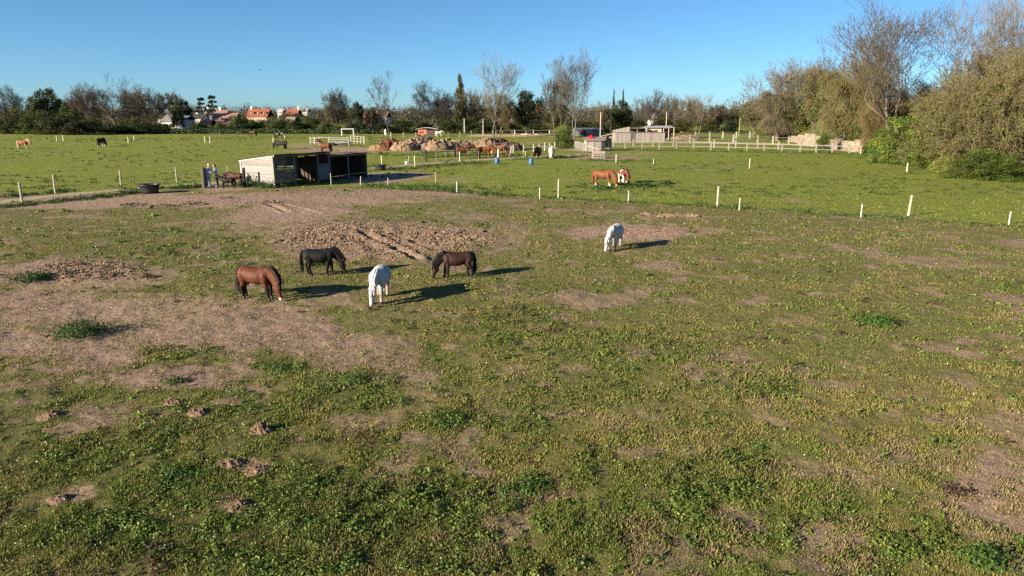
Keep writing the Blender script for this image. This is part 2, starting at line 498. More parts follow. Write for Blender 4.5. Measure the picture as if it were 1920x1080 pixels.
PATHC = (.33, .27, .18)
sheet('path', [(-120, 394, .8), (0, 379, .8), (130, 364, .75), (250, 354, .7), (380, 345, .8), (460, 338, .8)], PATHC, 'worn sandy path between the left field and the paddock')
sheet('path', [(690, 317, .8), (760, 310, 1.0), (860, 302, 1.1), (960, 296, 1.1), (1040, 292, 1.0), (1110, 289, 1.0)], PATHC, 'pale sandy path beside the dark rail fence')
sheet('riding_arena', [(880, 254, 9), (1000, 254.5, 9), (1120, 255, 9)], (.42, .31, .19), 'flat sandy riding arena beyond the soil heaps', 'arena', .05)
sheet('yard', [(1010, 274, 3.0), (1075, 279, 3.5), (1150, 284, 3.5)], (.28, .22, .16), 'bare trodden yard in front of the wooden sheds', 'yard', .03)


# ------------------------------------------------------------------ grass, weeds, clods: what nobody could count
def blades(n, rmin, rmax, amax, seed):
    rg = np.random.default_rng(seed)
    r = 1 / (1 / rmax + rg.random(n) * (1 / rmin - 1 / rmax))
    a = np.arctan(np.tan(amax) * (rg.random(n) * 2 - 1))
    return r * np.sin(a), r * np.cos(a), r, rg


def build_grass():
    n = 2300000
    x, y, r, rg = blades(n, 5.0, 62, rad(45), 5)
    d, fl, c, l, w = masks(x, y)
    tuft = fbm(x / .35, y / .35, 81, 3); mid = fbm(x / 1.6, y / 1.6, 83, 3)
    dd = sst(.25, .75, d + 1.0 * (mid - .5) + .6 * (tuft - .5))
    keep = rg.random(n) < np.clip((1 - .74 * dd) * (1 - .85 * c) * (.66 + .5 * sst(.35, .62, tuft)) + .3 * l, 0, 1) * (1 - sst(32, 60, r) * .97)
    x, y, r, d, fl, c, l, w, tuft, mid, dd = [q[keep] for q in (x, y, r, d, fl, c, l, w, tuft, mid, dd)]
    n = len(x)
    z = gz(x, y)
    ln = np.maximum(.024, np.minimum(r, 28) * .00125 + np.maximum(r - 28, 0) * .0004) * (.5 + 1.1 * rg.random(n)) * (1 + .5 * l + .25 * fl) * (.58 + 1.1 * sst(.3, .75, tuft))
    wd = ln * (.22 + .25 * rg.random(n)) + .0006 * r
    th = rg.random(n) * 2 * PI; lean = np.minimum(1.45, rg.random(n) * 1.1 + .35 * sst(12, 25, r))
    dx, dy = np.cos(th) * np.sin(lean), np.sin(th) * np.sin(lean); dz = np.cos(lean)
    sx, sy = -np.sin(th), np.cos(th)
    p = np.stack([x, y, z - .004], 1)
    A = p + np.stack([sx, sy, 0 * sx], 1) * wd[:, None] / 2
    B = p - np.stack([sx, sy, 0 * sx], 1) * wd[:, None] / 2
    T = p + np.stack([dx, dy, dz], 1) * ln[:, None]
    V = np.stack([A, B, T], 1).reshape(-1, 3)
    F = np.arange(3 * n).reshape(-1, 3)
    k = rg.random(n)
    olive = np.array([.235, .215, .058]); green = np.array([.130, .180, .028]); straw = np.array([.25, .195, .092]); deep = np.array([.085, .140, .024]); field = np.array([.180, .218, .038])
    g = sst(.35, .65, mid)[:, None]
    col = olive * (1 - g) + green * g
    col = col * (1 - fl[:, None]) + field * fl[:, None]
    col = col * (1 - .6 * l[:, None]) + deep * .6 * l[:, None]
    dead = (k < .09 + .6 * dd + .14 * (1 - fl))[:, None]
    col = np.where(dead, straw, col)
    col *= (1 + (.7 - .35 * fl) * (rg.random(n) - .5))[:, None]
    col = np.repeat(col, 3, 0)
    o = obj('grass', mesh_np('grass', V, [F], M_GRASS, col))
    tag(o, 'short grazed grass covering the paddock and the near field', 'grass', kind='stuff')


build_grass()


def rosettes(name, centres, radii, heights, counts, leafs, cols, seed, loc0=None):
    """broad leaved plants: for each centre a dome of leaf faces"""
    rg = np.random.default_rng(seed)
    idx = np.repeat(np.arange(len(centres)), counts)
    n = len(idx)
    C = np.asarray(centres)[idx]; R = np.asarray(radii)[idx]; Hh = np.asarray(heights)[idx]; S = np.asarray(leafs)[idx]
    th = rg.random(n) * 2 * PI; q = np.sqrt(rg.random(n))
    rr = R * q * (.7 + .6 * rg.random(n))
    px = C[:, 0] + rr * np.cos(th); py = C[:, 1] + rr * np.sin(th)
    base = gz(px, py) if loc0 is None else np.zeros(n)
    pz = base + Hh * (1 - q ** 2 * .85) * (.25 + .75 * rg.random(n)) + .01
    nrm = np.stack([np.cos(th) * q * .9, np.sin(th) * q * .9, .75 + 0 * q], 1) + rg.normal(0, .45, (n, 3))
    nrm /= np.linalg.norm(nrm, axis=1)[:, None]
    t = np.cross(nrm, rg.normal(0, 1, (n, 3))); t /= np.linalg.norm(t, axis=1)[:, None]
    b = np.cross(nrm, t)
    s = S * (.55 + .9 * rg.random(n))
    P = np.stack([px, py, pz], 1)
    if loc0 is not None: P = P - np.array([0, 0, 0])
    V = np.stack([P - t * s[:, None] * .7, P + b * s[:, None] * .42 + nrm * s[:, None] * .12, P + t * s[:, None] * .7, P - b * s[:, None] * .42 + nrm * s[:, None] * .12], 1).reshape(-1, 3)
    F = np.arange(4 * n).reshape(-1, 4)
    col = np.asarray(cols)[idx] * (.6 + .8 * rg.random(n))[:, None]
    return mesh_np(name, V, [F], M_LEAF, np.repeat(col, 4, 0))


def build_weeds():
    n = 52000
    x, y, r, rg = blades(n, 5.9, 60, rad(41), 9)
    d, fl, c, l, w = masks(x, y)
    patch = fbm(x / 1.5, y / 1.5, 91, 4); fine = fbm(x / .4, y / .4, 95, 2)
    pr = np.clip(.46 * l * sst(.38, .6, fine) + .26 * sst(.46, .64, patch) * sst(.40, .62, fine) * (1 - .9 * fl) + .03 * (1 - fl), 0, 1) * (1 - .92 * np.maximum(sst(.35, .7, d), c) * (1 - l))
    keep = rg.random(n) < pr
    x, y, r, l, fl = [q[keep] for q in (x, y, r, l, fl)]
    n = len(x)
    R = (.035 + .12 * rg.random(n) ** 2.5) * (1 + .5 * l) * np.maximum(1, r / 22)
    Hh = (.015 + .06 * rg.random(n) ** 1.7) * (1 + .9 * l) * np.maximum(1, r / 30)
    cnt = np.clip((20 * (R / .1) ** 1.4 * (9 / r) ** .8), 7, 60).astype(int)
    lf = np.maximum(.024, r * .0023) * (.8 + .6 * rg.random(n))
    k = rg.random(n)[:, None]
    cols = np.array([.078, .135, .022]) * (1 - k) + np.array([.170, .215, .038]) * k
    cols = cols * (1 - .15 * l[:, None])
    o = obj('pasture_weeds', rosettes('pasture_weeds', np.stack([x, y], 1), R, Hh, cnt, lf, cols, 12))
    tag(o, 'low broad leaved weeds and clover scattered through the paddock', 'weeds', kind='stuff')
    # withered dark brown docks
    n = 9000
    x, y, r, rg = blades(n, 5.9, 30, rad(41), 19)
    d, fl, c, l, w = masks(x, y)
    keep = rg.random(n) < np.clip(w * 1.0 + .016, 0, 1); x, y, r = x[keep], y[keep], r[keep]; n = len(x)
    o = obj('withered_weeds', rosettes('withered_weeds', np.stack([x, y], 1), .10 + .1 * rg.random(n), .03 + .06 * rg.random(n), np.full(n, 16), np.maximum(.03, r * .0023), np.tile([.070, .042, .028], (n, 1)), 13))
    tag(o, 'withered dark brown weeds lying in the grass', 'withered weeds', kind='stuff')
    # tall weeds of the verges (fence line, path edges)
    C = []; Rr = []; Hs = []; Ls = []; Cs = []; K = []
    def verge(p, q, w, n, h, colr, lf=.07, lateral=None):
        a, b_ = G(*p), G(*q)
        for _ in range(n):
            t = random.random(); x = a[0] + (b_[0] - a[0]) * t; y = a[1] + (b_[1] - a[1]) * t
            nz = vn(np.array([x / 1.3]), np.array([y / 1.3]), 77)[0]
            if nz < .3 and random.random() < .7: continue
            C.append((x + random.gauss(0, w), y + random.gauss(0, w))); Rr.append(random.uniform(.15, .4)); Hs.append(h * random.uniform(.4, 1.2) * (.5 + nz)); Ls.append(lf)
            g = random.uniform(.7, 1.3); Cs.append([q_ * g for q_ in colr]); K.append(26)
    GR = (.075, .125, .024); DK = (.045, .08, .018)
    verge((690, 349), (860, 360), .5, 150, .42, GR); verge((860, 361), (970, 368), .4, 70, .28, GR)
    verge((760, 352), (840, 352), .6, 50, .4, GR); verge((970, 367), (1345, 388), .35, 90, .14, GR, .06); verge((1345, 388), (1900, 424), .5, 130, .13, GR, .06)
    verge((0, 389), (200, 369), .5, 110, .22, DK); verge((150, 374), (270, 360), .4, 60, .25, DK); verge((230, 356), (380, 350), .35, 70, .25, DK)
    verge((330, 354), (385, 351), .3, 50, .32, DK); verge((0, 371), (130, 358), .4, 60, .2, DK)
    verge((700, 320), (760, 317), .5, 40, .35, (.10, .13, .03)); verge((740, 317), (930, 304), .5, 190, .35, (.085, .12, .025)); verge((640, 315), (715, 312), .5, 40, .4, DK)
    verge((960, 300), (1100, 292), .8, 160, .3, GR); verge((1090, 301), (1220, 303), .8, 90, .25, GR)
    verge((1200, 282), (1590, 289), .8, 190, .3, DK); verge((1600, 292), (1920, 345), 1.2, 260, .35, GR)
    verge((455, 347), (512, 353), .35, 90, .6, DK, .08); verge((395, 350), (460, 350), .3, 12, .2, DK)
    verge((380, 260), (700, 258), 5, 160, .22, GR, .10); verge((0, 262), (380, 262), 8, 160, .2, GR, .10); verge((700, 290), (960, 290), 3, 120, .3, GR, .12)
    verge((1110, 352), (1240, 350), 1.0, 60, .22, DK); verge((860, 352), (1010, 360), 1.2, 50, .2, GR)
    # scattered darker tussocks of the far fields
    rg = np.random.default_rng(33)
    n = 2600
    yy = 1 / (1 / 170 + rg.random(n) * (1 / 45 - 1 / 170)); xx = yy * (rg.random(n) * 1.8 - .9)
    bey = beyond(xx, yy)
    for x, y, bq in zip(xx, yy, bey):
        if bq < 2 or vn(np.array([x / 7]), np.array([y / 7]), 99)[0] < .52: continue
        C.append((x, y)); Rr.append(random.uniform(.12, .4)); Hs.append(random.uniform(.05, .15)); Ls.append(.04 + y * .0009); g = random.uniform(.7, 1.2); Cs.append([q_ * g for q_ in (.068, .105, .022)]); K.append(14)
    o = obj('verge_weeds', rosettes('verge_weeds', np.array(C), Rr, Hs, np.array(K), Ls, np.array(Cs), 14))
    tag(o, 'rank green nettles and grass along the fences and path edges', 'verge weeds', kind='stuff')
    # daisies and buttercups
    n = 9000
    x, y, r, rg = blades(n, 5.9, 40, rad(41), 29)
    d, fl, c, l, w = masks(x, y)
    bt = blobs(blob_set([(1350, 660, 200, 70, 1.0), (1100, 620, 150, 40, .8), (1000, 900, 150, 80, .5), (1300, 740, 150, 50, .8), (1700, 390, 300, 20, .5)]), x, y)
    keep = (d < .3) & (rg.random(n) < np.clip(.03 + .35 * bt + .16 * sst(.5, .62, fbm(x / 2, y / 2, 97, 2)), 0, 1)); x, y, r, bt = x[keep], y[keep], r[keep], bt[keep]; n = len(x)
    z = gz(x, y) + .03 + .05 * rg.random(n)
    s = np.maximum(.009, r * .0009)
    P = np.stack([x, y, z], 1)
    nrm = np.stack([rg.normal(0, .4, n), rg.normal(-.3, .4, n), np.ones(n)], 1); nrm /= np.linalg.norm(nrm, axis=1)[:, None]
    t = np.cross(nrm, [1, .2, 0]); t /= np.linalg.norm(t, axis=1)[:, None]; b = np.cross(nrm, t)
    V = np.stack([P - t * s[:, None], P + b * s[:, None], P + t * s[:, None], P - b * s[:, None]], 1).reshape(-1, 3)
    yel = (rg.random(n) < .25 + .6 * bt)[:, None]
    col = np.where(yel, [.62, .50, .04], [.75, .75, .70])
    o = obj('wildflowers', mesh_np('wildflowers', V, [np.arange(4 * n).reshape(-1, 4)], M_LEAF, np.repeat(col, 4, 0)))
    tag(o, 'tiny white daisies and yellow buttercups in the grass', 'wildflowers', kind='stuff')


build_weeds()

# lumps: clods of trodden mud
def lumps(name, xs, ys, size, cols, seed, zoff=None):
    rg = np.random.default_rng(seed)
    n = len(xs)
    base = np.array([(1, 0, 0), (-1, 0, 0), (0, 1, 0), (0, -1, 0), (0, 0, 1), (0, 0, -1), (.6, .6, .55), (-.6, .6, .55), (-.6, -.6, .55), (.6, -.6, .55)], float)
    tri = np.array([(4, 0, 6), (0, 2, 6), (2, 4, 6), (4, 2, 7), (2, 1, 7), (1, 4, 7), (4, 1, 8), (1, 3, 8), (3, 4, 8), (4, 3, 9), (3, 0, 9), (0, 4, 9), (5, 2, 0), (5, 1, 2), (5, 3, 1), (5, 0, 3)])
    th = rg.random(n) * 2 * PI; c, s = np.cos(th), np.sin(th)
    B = base[None] * (1 + .35 * rg.normal(0, 1, (n, 10, 1))) * np.stack([.7 + .6 * rg.random(n), .7 + .6 * rg.random(n), .45 + .5 * rg.random(n)], 1)[:, None, :]
    X = B[..., 0] * c[:, None] - B[..., 1] * s[:, None]; Y = B[..., 0] * s[:, None] + B[..., 1] * c[:, None]
    z = gz(xs, ys) if zoff is None else zoff
    V = np.stack([X * size[:, None] + xs[:, None], Y * size[:, None] + ys[:, None], B[..., 2] * size[:, None] + z[:, None]], -1).reshape(-1, 3)
    F = (np.arange(n)[:, None, None] * 10 + tri[None]).reshape(-1, 3)
    return mesh_np(name, V, [F], M_SOIL, np.repeat(cols, 10, 0))


def build_clods():
    n = 1000000
    x, y, r, rg = blades(n, 6.5, 60, rad(41), 41)
    c = blobs(CLOD, x, y, .5 * (vn(x / .5, y / .5, 43) - .5))
    d = blobs(DIRT, x, y)
    keep = rg.random(n) < np.clip(c * .8 + .05 * d, 0, 1)
    x, y, c, r = x[keep], y[keep], c[keep], r[keep]; n = len(x)
    k = rg.random(n)[:, None]
    cols = np.array([.125, .083, .055]) * (1 - k) + np.array([.275, .195, .130]) * k
    o = obj('mud_clods', lumps('mud_clods', x, y, (.014 + np.minimum(r, 25) / 25 * (.008 + .042 * rg.random(n) ** 2)) * (.5 + .6 * c), cols, 44))
    tag(o, 'trodden clods of dried mud in the bare patches of the paddock', 'mud clods', kind='stuff')
    # droppings and stones
    xs, ys, cs, ss = [], [], [], []
    for (px, py, rx, ry, m, s, cc) in [(255, 384, 30, 3, 60, .07, (.09, .07, .055)), (310, 386, 30, 3, 60, .07, (.09, .07, .055)), (365, 382, 25, 3, 40, .08, (.10, .08, .06)), (430, 372, 20, 3, 30, .06, (.1, .08, .06)), (500, 380, 25, 3, 60, .08, (.20, .15, .11)), (1780, 915, 30, 8, 60, .025, (.06, .04, .03)), (150, 400, 90, 3, 30, .05, (.12, .09, .07)), (1250, 405, 60, 4, 60, .05, (.22, .145, .095)), (1200, 436, 80, 10, 200, .03, (.33, .20, .13))]:
        for _ in range(m):
            a = random.random() * 2 * PI; q = math.sqrt(random.random())
            x, y = G(px + rx * q * math.cos(a), py + ry * q * math.sin(a)); xs.append(x); ys.append(y); ss.append(s * random.uniform(.5, 1.3)); g = random.uniform(.7, 1.3); cs.append([q_ * g for q_ in cc])
    o = obj('droppings', lumps('droppings', np.array(xs), np.array(ys), np.array(ss), np.array(cs), 45))
    tag(o, 'dark droppings and crumbs of earth scattered over bare ground', 'droppings', kind='stuff')


build_clods()


def heap_mesh(name, rx, ry, h, seed, colr, rough=.35, n=96, m=44, amp=1.0):
    rg = random.Random(seed)
    V = []; C = []
    F = []
    ox, oy = rg.random() * 50, rg.random() * 50
    U = []
    for i in range(m + 1):
        q = i / m
        for k in range(n):
            th = 2 * PI * k / n
            U.append((q * math.cos(th), q * math.sin(th)))
    U = np.array(U); q = np.hypot(U[:, 0], U[:, 1])
    sc = max(rx, ry)
    f1 = fbm(U[:, 0] * 2.6 + ox, U[:, 1] * 2.6 + oy, seed, 3); f2 = fbm(U[:, 0] * 5.5 + ox, U[:, 1] * 5.5 + oy, seed + 5, 2)
    z = h * np.clip(1 - q ** 2, 0, 1) ** .75 * (.62 + .62 * f1) + amp * h * rough * (f2 - .5) * np.clip(2.2 * (1 - q), 0, 1)
    f3 = fbm(U[:, 0] * 17 + ox, U[:, 1] * 17 + oy, seed + 9, 3)
    z = z + h * .28 * (f3 - .5) * np.clip(3 * (1 - q), 0, 1)
    z = np.where(q > .985, -.12, np.maximum(z, -.02))
    e = 1 + .25 * (f1 - .5)
    V = np.stack([U[:, 0] * rx * e, U[:, 1] * ry * e, z], 1)
    i = np.arange(m)[:, None]; k = np.arange(n)[None]
    F = np.stack(np.broadcast_arrays(i * n + k, (i + 1) * n + k, (i + 1) * n + (k + 1) % n, i * n + (k + 1) % n), -1).reshape(-1, 4)
    c = np.array(colr)[None] * (.35 + .6 * f2[:, None] + .7 * f3[:, None])
    return mesh_np(name, V, [F], M_SOIL, c, False)


_ml = ['round brown molehill on the grass right of the tiny leafy clump, largest in the foreground', 'small molehill on the left edge of the bare strip, upper one of the pair', 'reddish molehill just right of and below its neighbour in the left foreground',
       'crumbled molehill near the left edge of the photo', 'flattened earth scrape heap above the elongated low one', 'low crumbled earth mound to the upper left of its pair',
       'broken molehill beside the lush clover in the lower left', 'small pale mound low in the left corner grass', 'pale molehill behind the round bare patch, leftmost of three', 'pale molehill behind the round bare patch, middle of three', 'pale molehill behind the round bare patch, rightmost of three']
_ms = [(.20, .17), (.22, .10), (.2, .10), (.24, .10), (.2, .08), (.22, .07), (.2, .09), (.16, .06), (.35, .12), (.55, .14), (.4, .13)]
for k, ((mx, my), lab, (rx, h)) in enumerate(zip(MOLE, _ml, _ms)):
    o = obj('molehill', heap_mesh('molehill', rx, rx * .85, h * .8, 100 + k, (.15, .10, .068) if k < 8 else (.20, .135, .09), .8), loc=(mx, my, gz1(mx, my)))
    tag(o, lab, 'molehill', 'molehills in the paddock')

# distinct clumps of weeds standing out of the ground
_wl = [((150, 628), .72, .52, 1300, 'dark leafy weed clump casting a shadow on the bare left foreground', 'W'), ((60, 524), .75, .32, 700, 'flat dark weed clump on the bare patch at the left edge', 'W'),
       ((335, 893), .38, .16, 700, 'rounded bright clover clump in the lower left foreground', 'C'), ((320, 716), .30, .12, 220, 'small leafy tuft on the edge of the bare strip above the molehills', 'C'), ((665, 712), .40, .16, 420, 'bushy green tuft in the middle foreground right of the bare strip', 'C'),
       ((830, 790), .55, .16, 500, 'yellowish flowering clump of buttercup in the middle foreground', 'C'), ((1640, 605), .75, .30, 800, 'dense green weed patch alone in the right half of the paddock', 'C'), ((985, 915), .36, .16, 500, 'thick leafy clump in the lower middle foreground', 'C'),
       ((1850, 1048), .34, .2, 600, 'thick clump of weed in the bottom right corner', 'C'), ((520, 690), .5, .12, 260, 'low green clump lying across the bare strip at the left', 'C'), ((592, 497), .5, .18, 260, 'weed tuft behind the black pony', 'W'), ((275, 520), .3, .15, 60, 'brown withered tuft on the left of the paddock', 'B'),
       ((1205, 350), 1.3, .38, 500, 'dark nettle clump in the shade beside the chestnut pony', 'W'), ((1255, 345), .9, .3, 260, 'dark weed patch right of the brown and white pony', 'W'), ((1128, 354), .9, .3, 260, 'weed clump in front of the chestnut pony', 'W')]
for (pp, R, Hh, cnt, lab, kd) in _wl:
    x, y = G(*pp); r = math.hypot(x, y)
    colr = {'W': (.042, .078, .018), 'C': (.066, .125, .022), 'B': (.17, .11, .06)}[kd]
    subs = max(5, cnt // 45); rg = np.random.default_rng(int(pp[0]))
    cc = np.stack([np.clip(rg.normal(0, R * .32, subs), -R * .6, R * .6), np.clip(rg.normal(0, R * .25, subs), -R * .45, R * .45)], 1)
    me = rosettes('weed_clump', cc, np.full(subs, R * .55), Hh * (.5 + .6 * rg.random(subs)), np.full(subs, 60), np.full(subs, max(.028, r * .0019)), np.tile(colr, (subs, 1)) * (.8 + .4 * rg.random((subs, 1))), int(pp[0]) + 1, loc0=1)
    o = obj('weed_clump', me, loc=(x, y, gz1(x, y)))
    tag(o, lab, 'weeds', 'weed clumps in the pasture')
# ------------------------------------------------------------------ organic bodies (one continuous surface from overlapping lofts)
def fuse(name, mb, voxel, mat, colfn, smooth_it=9):
    tmp = bpy.data.objects.new('tmp_body', mb.mesh('tmp_body')); COL.objects.link(tmp)
    r = tmp.modifiers.new('r', 'REMESH'); r.mode = 'VOXEL'; r.voxel_size = voxel; r.use_smooth_shade = True
    s = tmp.modifiers.new('s', 'SMOOTH'); s.factor = .5; s.iterations = smooth_it
    dg = bpy.context.evaluated_depsgraph_get()
    me = bpy.data.meshes.new_from_object(tmp.evaluated_get(dg), depsgraph=dg)
    bpy.data.objects.remove(tmp)
    me.name = name
    for a in list(me.color_attributes): me.color_attributes.remove(a)
    n = len(me.vertices); co = np.empty(n * 3, np.float32); me.vertices.foreach_get('co', co); co = co.reshape(-1, 3)
    a = me.color_attributes.new('Col', 'FLOAT_COLOR', 'POINT'); c = np.ones((n, 4), np.float32); c[:, :3] = colfn(co); a.data.foreach_set('color', c.ravel())
    me.polygons.foreach_set('use_smooth', np.ones(len(me.polygons), bool))
    me.materials.clear(); me.materials.append(mat)
    return me


def bez(p0, p1, p2, t):
    return p0 * (1 - t) ** 2 + p1 * 2 * t * (1 - t) + p2 * t * t


POSE = {'graze': ((.80, .47), (.925, .055), (.62, .84)), 'graze_far': ((.92, .50), (1.06, .06), (.66, .86)), 'low': ((.93, .74), (1.20, .50), (.66, .93)), 'level': ((.86, 1.08), (1.19, .86), (.58, .92)), 'up': ((.74, 1.28), (1.06, 1.10), (.56, 1.0))}


def horse(label, px, py, heading, h, coat, hair, pose='graze', yaw=0.0, group=None, voxel=.016, step=(0.0, .08, -.06, .06), stout=1.0, leg=1.1, mane_side=1, name='pony', cat='pony', dz=0.0, tail=None):
    """local frame: +x = nose, withers height 1 (scaled by h)"""
    s3 = stout
    mb = MB()
    Z = .77
    mb.loft([((-.60, 0, .80), .05, .08), ((-.56, 0, .79), .14 * s3, .15), ((-.45, 0, .785), .215 * s3, .205), ((-.30, 0, .755), .235 * s3, .225), ((-.10, 0, .710), .262 * s3, .250), ((.08, 0, .695), .268 * s3, .258),
             ((.22, 0, .715), .245 * s3, .252), ((.33, 0, .760), .195 * s3, .245), ((.47, 0, .765), .165 * s3, .20), ((.55, 0, .75), .10 * s3, .13), ((.58, 0, .74), .04, .06)], 18, lat=(0, 1, 0))
    for sd in (-1, 1):          # haunch and shoulder
        mb.loft([((-.55, sd * .09, .74), .06, .08), ((-.46, sd * .125 * s3, .76), .115, .165), ((-.36, sd * .13 * s3, .76), .115, .18), ((-.24, sd * .13 * s3, .74), .07, .12)], 12, lat=(0, 1, 0))
        mb.loft([((.34, sd * .08, .92), .06, .06), ((.38, sd * .13 * s3, .78), .085, .10), ((.40, sd * .13 * s3, .64), .08, .10), ((.37, sd * .115, .54), .06, .07)], 12, lat=(0, 1, 0))
    (plx, plz), (mzx, mzz), (ctx, ctz) = POSE[pose]
    c_, s_ = math.cos(yaw), math.sin(yaw)

    def yw(p, f):               # turn the neck sideways progressively
        d = Vector((p[0] - .36, p[1], 0)); a = yaw * f; return Vector((.36 + d.x * math.cos(a) - d.y * math.sin(a), d.x * math.sin(a) + d.y * math.cos(a), p[2]))
    p0, p1, p2 = Vector((.36, 0, .83)), Vector((ctx, 0, ctz)), Vector((plx, 0, plz))
    neck = []; NW = [.165, .145, .122, .105, .095, .085]; NH = [.175, .19, .175, .155, .14, .125]
    for k in range(6):
        t = k / 5; neck.append((yw(bez(p0, p1, p2, t), t), NW[k] * (.7 + .3 * s3), NH[k]))
    mb.loft(neck, 14, lat=(-s_ * .6, c_ * .6 + .4, 0))
    pol = Vector((plx, 0, plz)); muz = Vector((mzx, 0, mzz)); hd = muz - pol
    head = []
    up = Vector((-hd.z, 0, hd.x)).normalized()
    back = up * -1
    for t, w, hh, off in ((-.10, .05, .07, .0), (0, .078, .105, .01), (.18, .092, .128, .035), (.38, .085, .115, .035), (.58, .066, .085, .02), (.78, .055, .066, .008), (.92, .058, .064, .004), (1.0, .048, .05, 0), (1.04, .025, .03, 0)):
        head.append((yw(pol + hd * t + back * off, 1), w, hh))
    lat = Vector((-s_, c_, 0))
    mb.loft(head, 14, lat=lat)
    for sd in (-1, 1):          # ears
        b = yw(pol + Vector((0, sd * .05, 0)) + up * .08 - hd * .02, 1); tip = b + (yw(pol + up, 1) - yw(pol, 1)) * .07 - (yw(pol + hd, 1) - yw(pol, 1)) * .22 + lat * sd * .02
        mb.loft([(b, .032, .022), (b.lerp(tip, .5), .03, .018), (tip, .008, .008)], 8)
    leg_top = []
    fx = [(.36 + step[0], 1), (.36 + step[1], -1)]
    for dx, sd in fx:
        k = dx - .36
        y = sd * .115 * (.6 + .4 * s3)
        mb.tube([(.36, y, .74), (.345 + k * .2, y, .56), (.36 + k * .55, y, .42), (.37 + k * .75, y, .285), (.365 + k * .9, y, .18), (.365 + k, y, .10), (.385 + k, y, .055), (.40 + k, y, .0)], [.12, .098, .066 * leg, .056 * leg, .041 * leg, .045 * leg, .043 * leg, .058 * leg], 10)
    for dx, sd in [(step[2], 1), (step[3], -1)]:
        y = sd * .125 * (.6 + .4 * s3)
        mb.tube([(-.42, y * .95, .76), (-.37 + dx * .2, y * 1.05, .60), (-.40 + dx * .5, y, .46), (-.495 + dx * .8, y, .345), (-.48 + dx * .9, y, .22), (-.465 + dx, y, .10), (-.445 + dx, y, .055), (-.43 + dx, y, .0)], [.165, .14, .088 * leg, .062 * leg, .046 * leg, .048 * leg, .043 * leg, .058 * leg], 10)
    body = fuse('body', mb, voxel, M_COAT, coat)
    x, y = G(px, py)
    root = thing(name, label, cat, (x, y, gz1(x, y) + dz), heading, group)
    root.scale = (h, h, h)
    obj('body', body, root)
    # mane: thick ragged hair on the crest, hanging to one side
    rg = random.Random(int(px * 7 + py))
    mm = MB(); rings = []
    for k in range(13):
        t = .12 + .92 * k / 12; t_ = min(t, 1)
        c = yw(bez(p0, p1, p2, t_), t_); a = bez(p0, p1, p2, max(t_ - .05, 0)); b = bez(p0, p1, p2, min(t_ + .05, 1)); tg = (b - a).normalized(); u = Vector((-tg.z, 0, tg.x))
        hh = np.interp(t_ * 5, range(6), NH); ww = np.interp(t_ * 5, range(6), NW)
        uu = yw(Vector((.36, 0, .83)) + u, t_) - yw(Vector((.36, 0, .83)), t_)
        la = Vector((-s_ * t_, 1 - t_ * (1 - c_), 0))
        drop = .30 + .22 * rg.random()
        rings.append((c + uu * hh * (1.0 - .55 * drop) + la * mane_side * ww * .62, .030 + .012 * rg.random(), hh * (drop + .12)))
    mm.loft(rings, 10, lat=(-s_ * .5, 1, 0), col=hair)
    cr = [(Vector(r_[0]) * 0 + yw(bez(p0, p1, p2, min(.06 + .98 * k / 12, 1)), min(.06 + .98 * k / 12, 1)), 0, 0) for k, r_ in enumerate(rings)]
    crest = []
    for k in range(13):
        t_ = min(.12 + .92 * k / 12, 1); c = yw(bez(p0, p1, p2, t_), t_); a = bez(p0, p1, p2, max(t_ - .05, 0)); b = bez(p0, p1, p2, min(t_ + .05, 1)); tg = (b - a).normalized(); u = Vector((-tg.z, 0, tg.x)); hh = np.interp(t_ * 5, range(6), NH)
        uu = yw(Vector((.36, 0, .83)) + u, t_) - yw(Vector((.36, 0, .83)), t_)
        crest.append((c + uu * hh * .93, .045, .03 + .02 * min(1, k / 3)))
    mm.loft(crest, 8, lat=(-s_ * .5, 1, 0), col=hair)
    fl = []
    for t, w_, hh in ((-.06, .05, .04), (.12, .06, .035), (.30, .05, .028), (.42, .02, .012)):
        fl.append((yw(pol + hd * t + up * (.10 - .02 * t), 1), w_, hh))
    mm.loft(fl, 8, lat=lat, col=hair)
    for k in range(34):         # loose locks
        r_ = rings[rg.randrange(1, 13)]; c = Vector(r_[0]); la = Vector((-s_ * .5, 1, 0)).normalized() * mane_side
        st = c + Vector((rg.gauss(0, .03), 0, rg.uniform(.02, .08))) + la * .015; ln = rg.uniform(.10, .22)
        mm.tube([st, st + la * .025 + Vector((rg.gauss(0, .02), 0, -ln * .5)), st + la * rg.uniform(.01, .04) + Vector((rg.gauss(0, .04), 0, -ln))], [.022, .017, .004], 5, False, tuple(q_ * rg.uniform(.7, 1.5) for q_ in hair))
    mm.build('mane', M_HAIR, root, True)
    tl = MB(); th = tail or hair
    for q, (ox, oy, sc, lo) in enumerate(((0, 0, 1, .10), (.02, .03, .75, .20), (-.025, -.025, .7, .16))):
        tl.loft([((-.56, oy * .3, .93), .035, .035), ((-.615 + ox, oy * .6, .86), .05 * sc, .045 * sc), ((-.655 + ox, oy, .68), .07 * sc, .055 * sc), ((-.655 + ox, oy, .45), .08 * sc, .06 * sc), ((-.64 + ox, oy * 1.3, .25), .065 * sc, .05 * sc), ((-.625 + ox, oy * 1.6, lo), .02, .02)], 9, lat=(0, 1, 0), col=th)
    for k in range(26):
        a_ = rg.uniform(.3, 1); z0_ = .9 - .55 * rg.random(); st = Vector((-.64 + rg.gauss(0, .025), rg.gauss(0, .045), z0_)); ln = rg.uniform(.2, .42)
        tl.tube([st, st + Vector((rg.gauss(-.01, .02), rg.gauss(0, .02), -ln * .5)), Vector((st.x + rg.gauss(0, .03), st.y * 1.3, max(st.z - ln, .07)))], [.022, .018, .004], 5, False, tuple(q_ * rg.uniform(.7, 1.5) for q_ in th))
    tl.build('tail', M_HAIR, root, True)
    return root


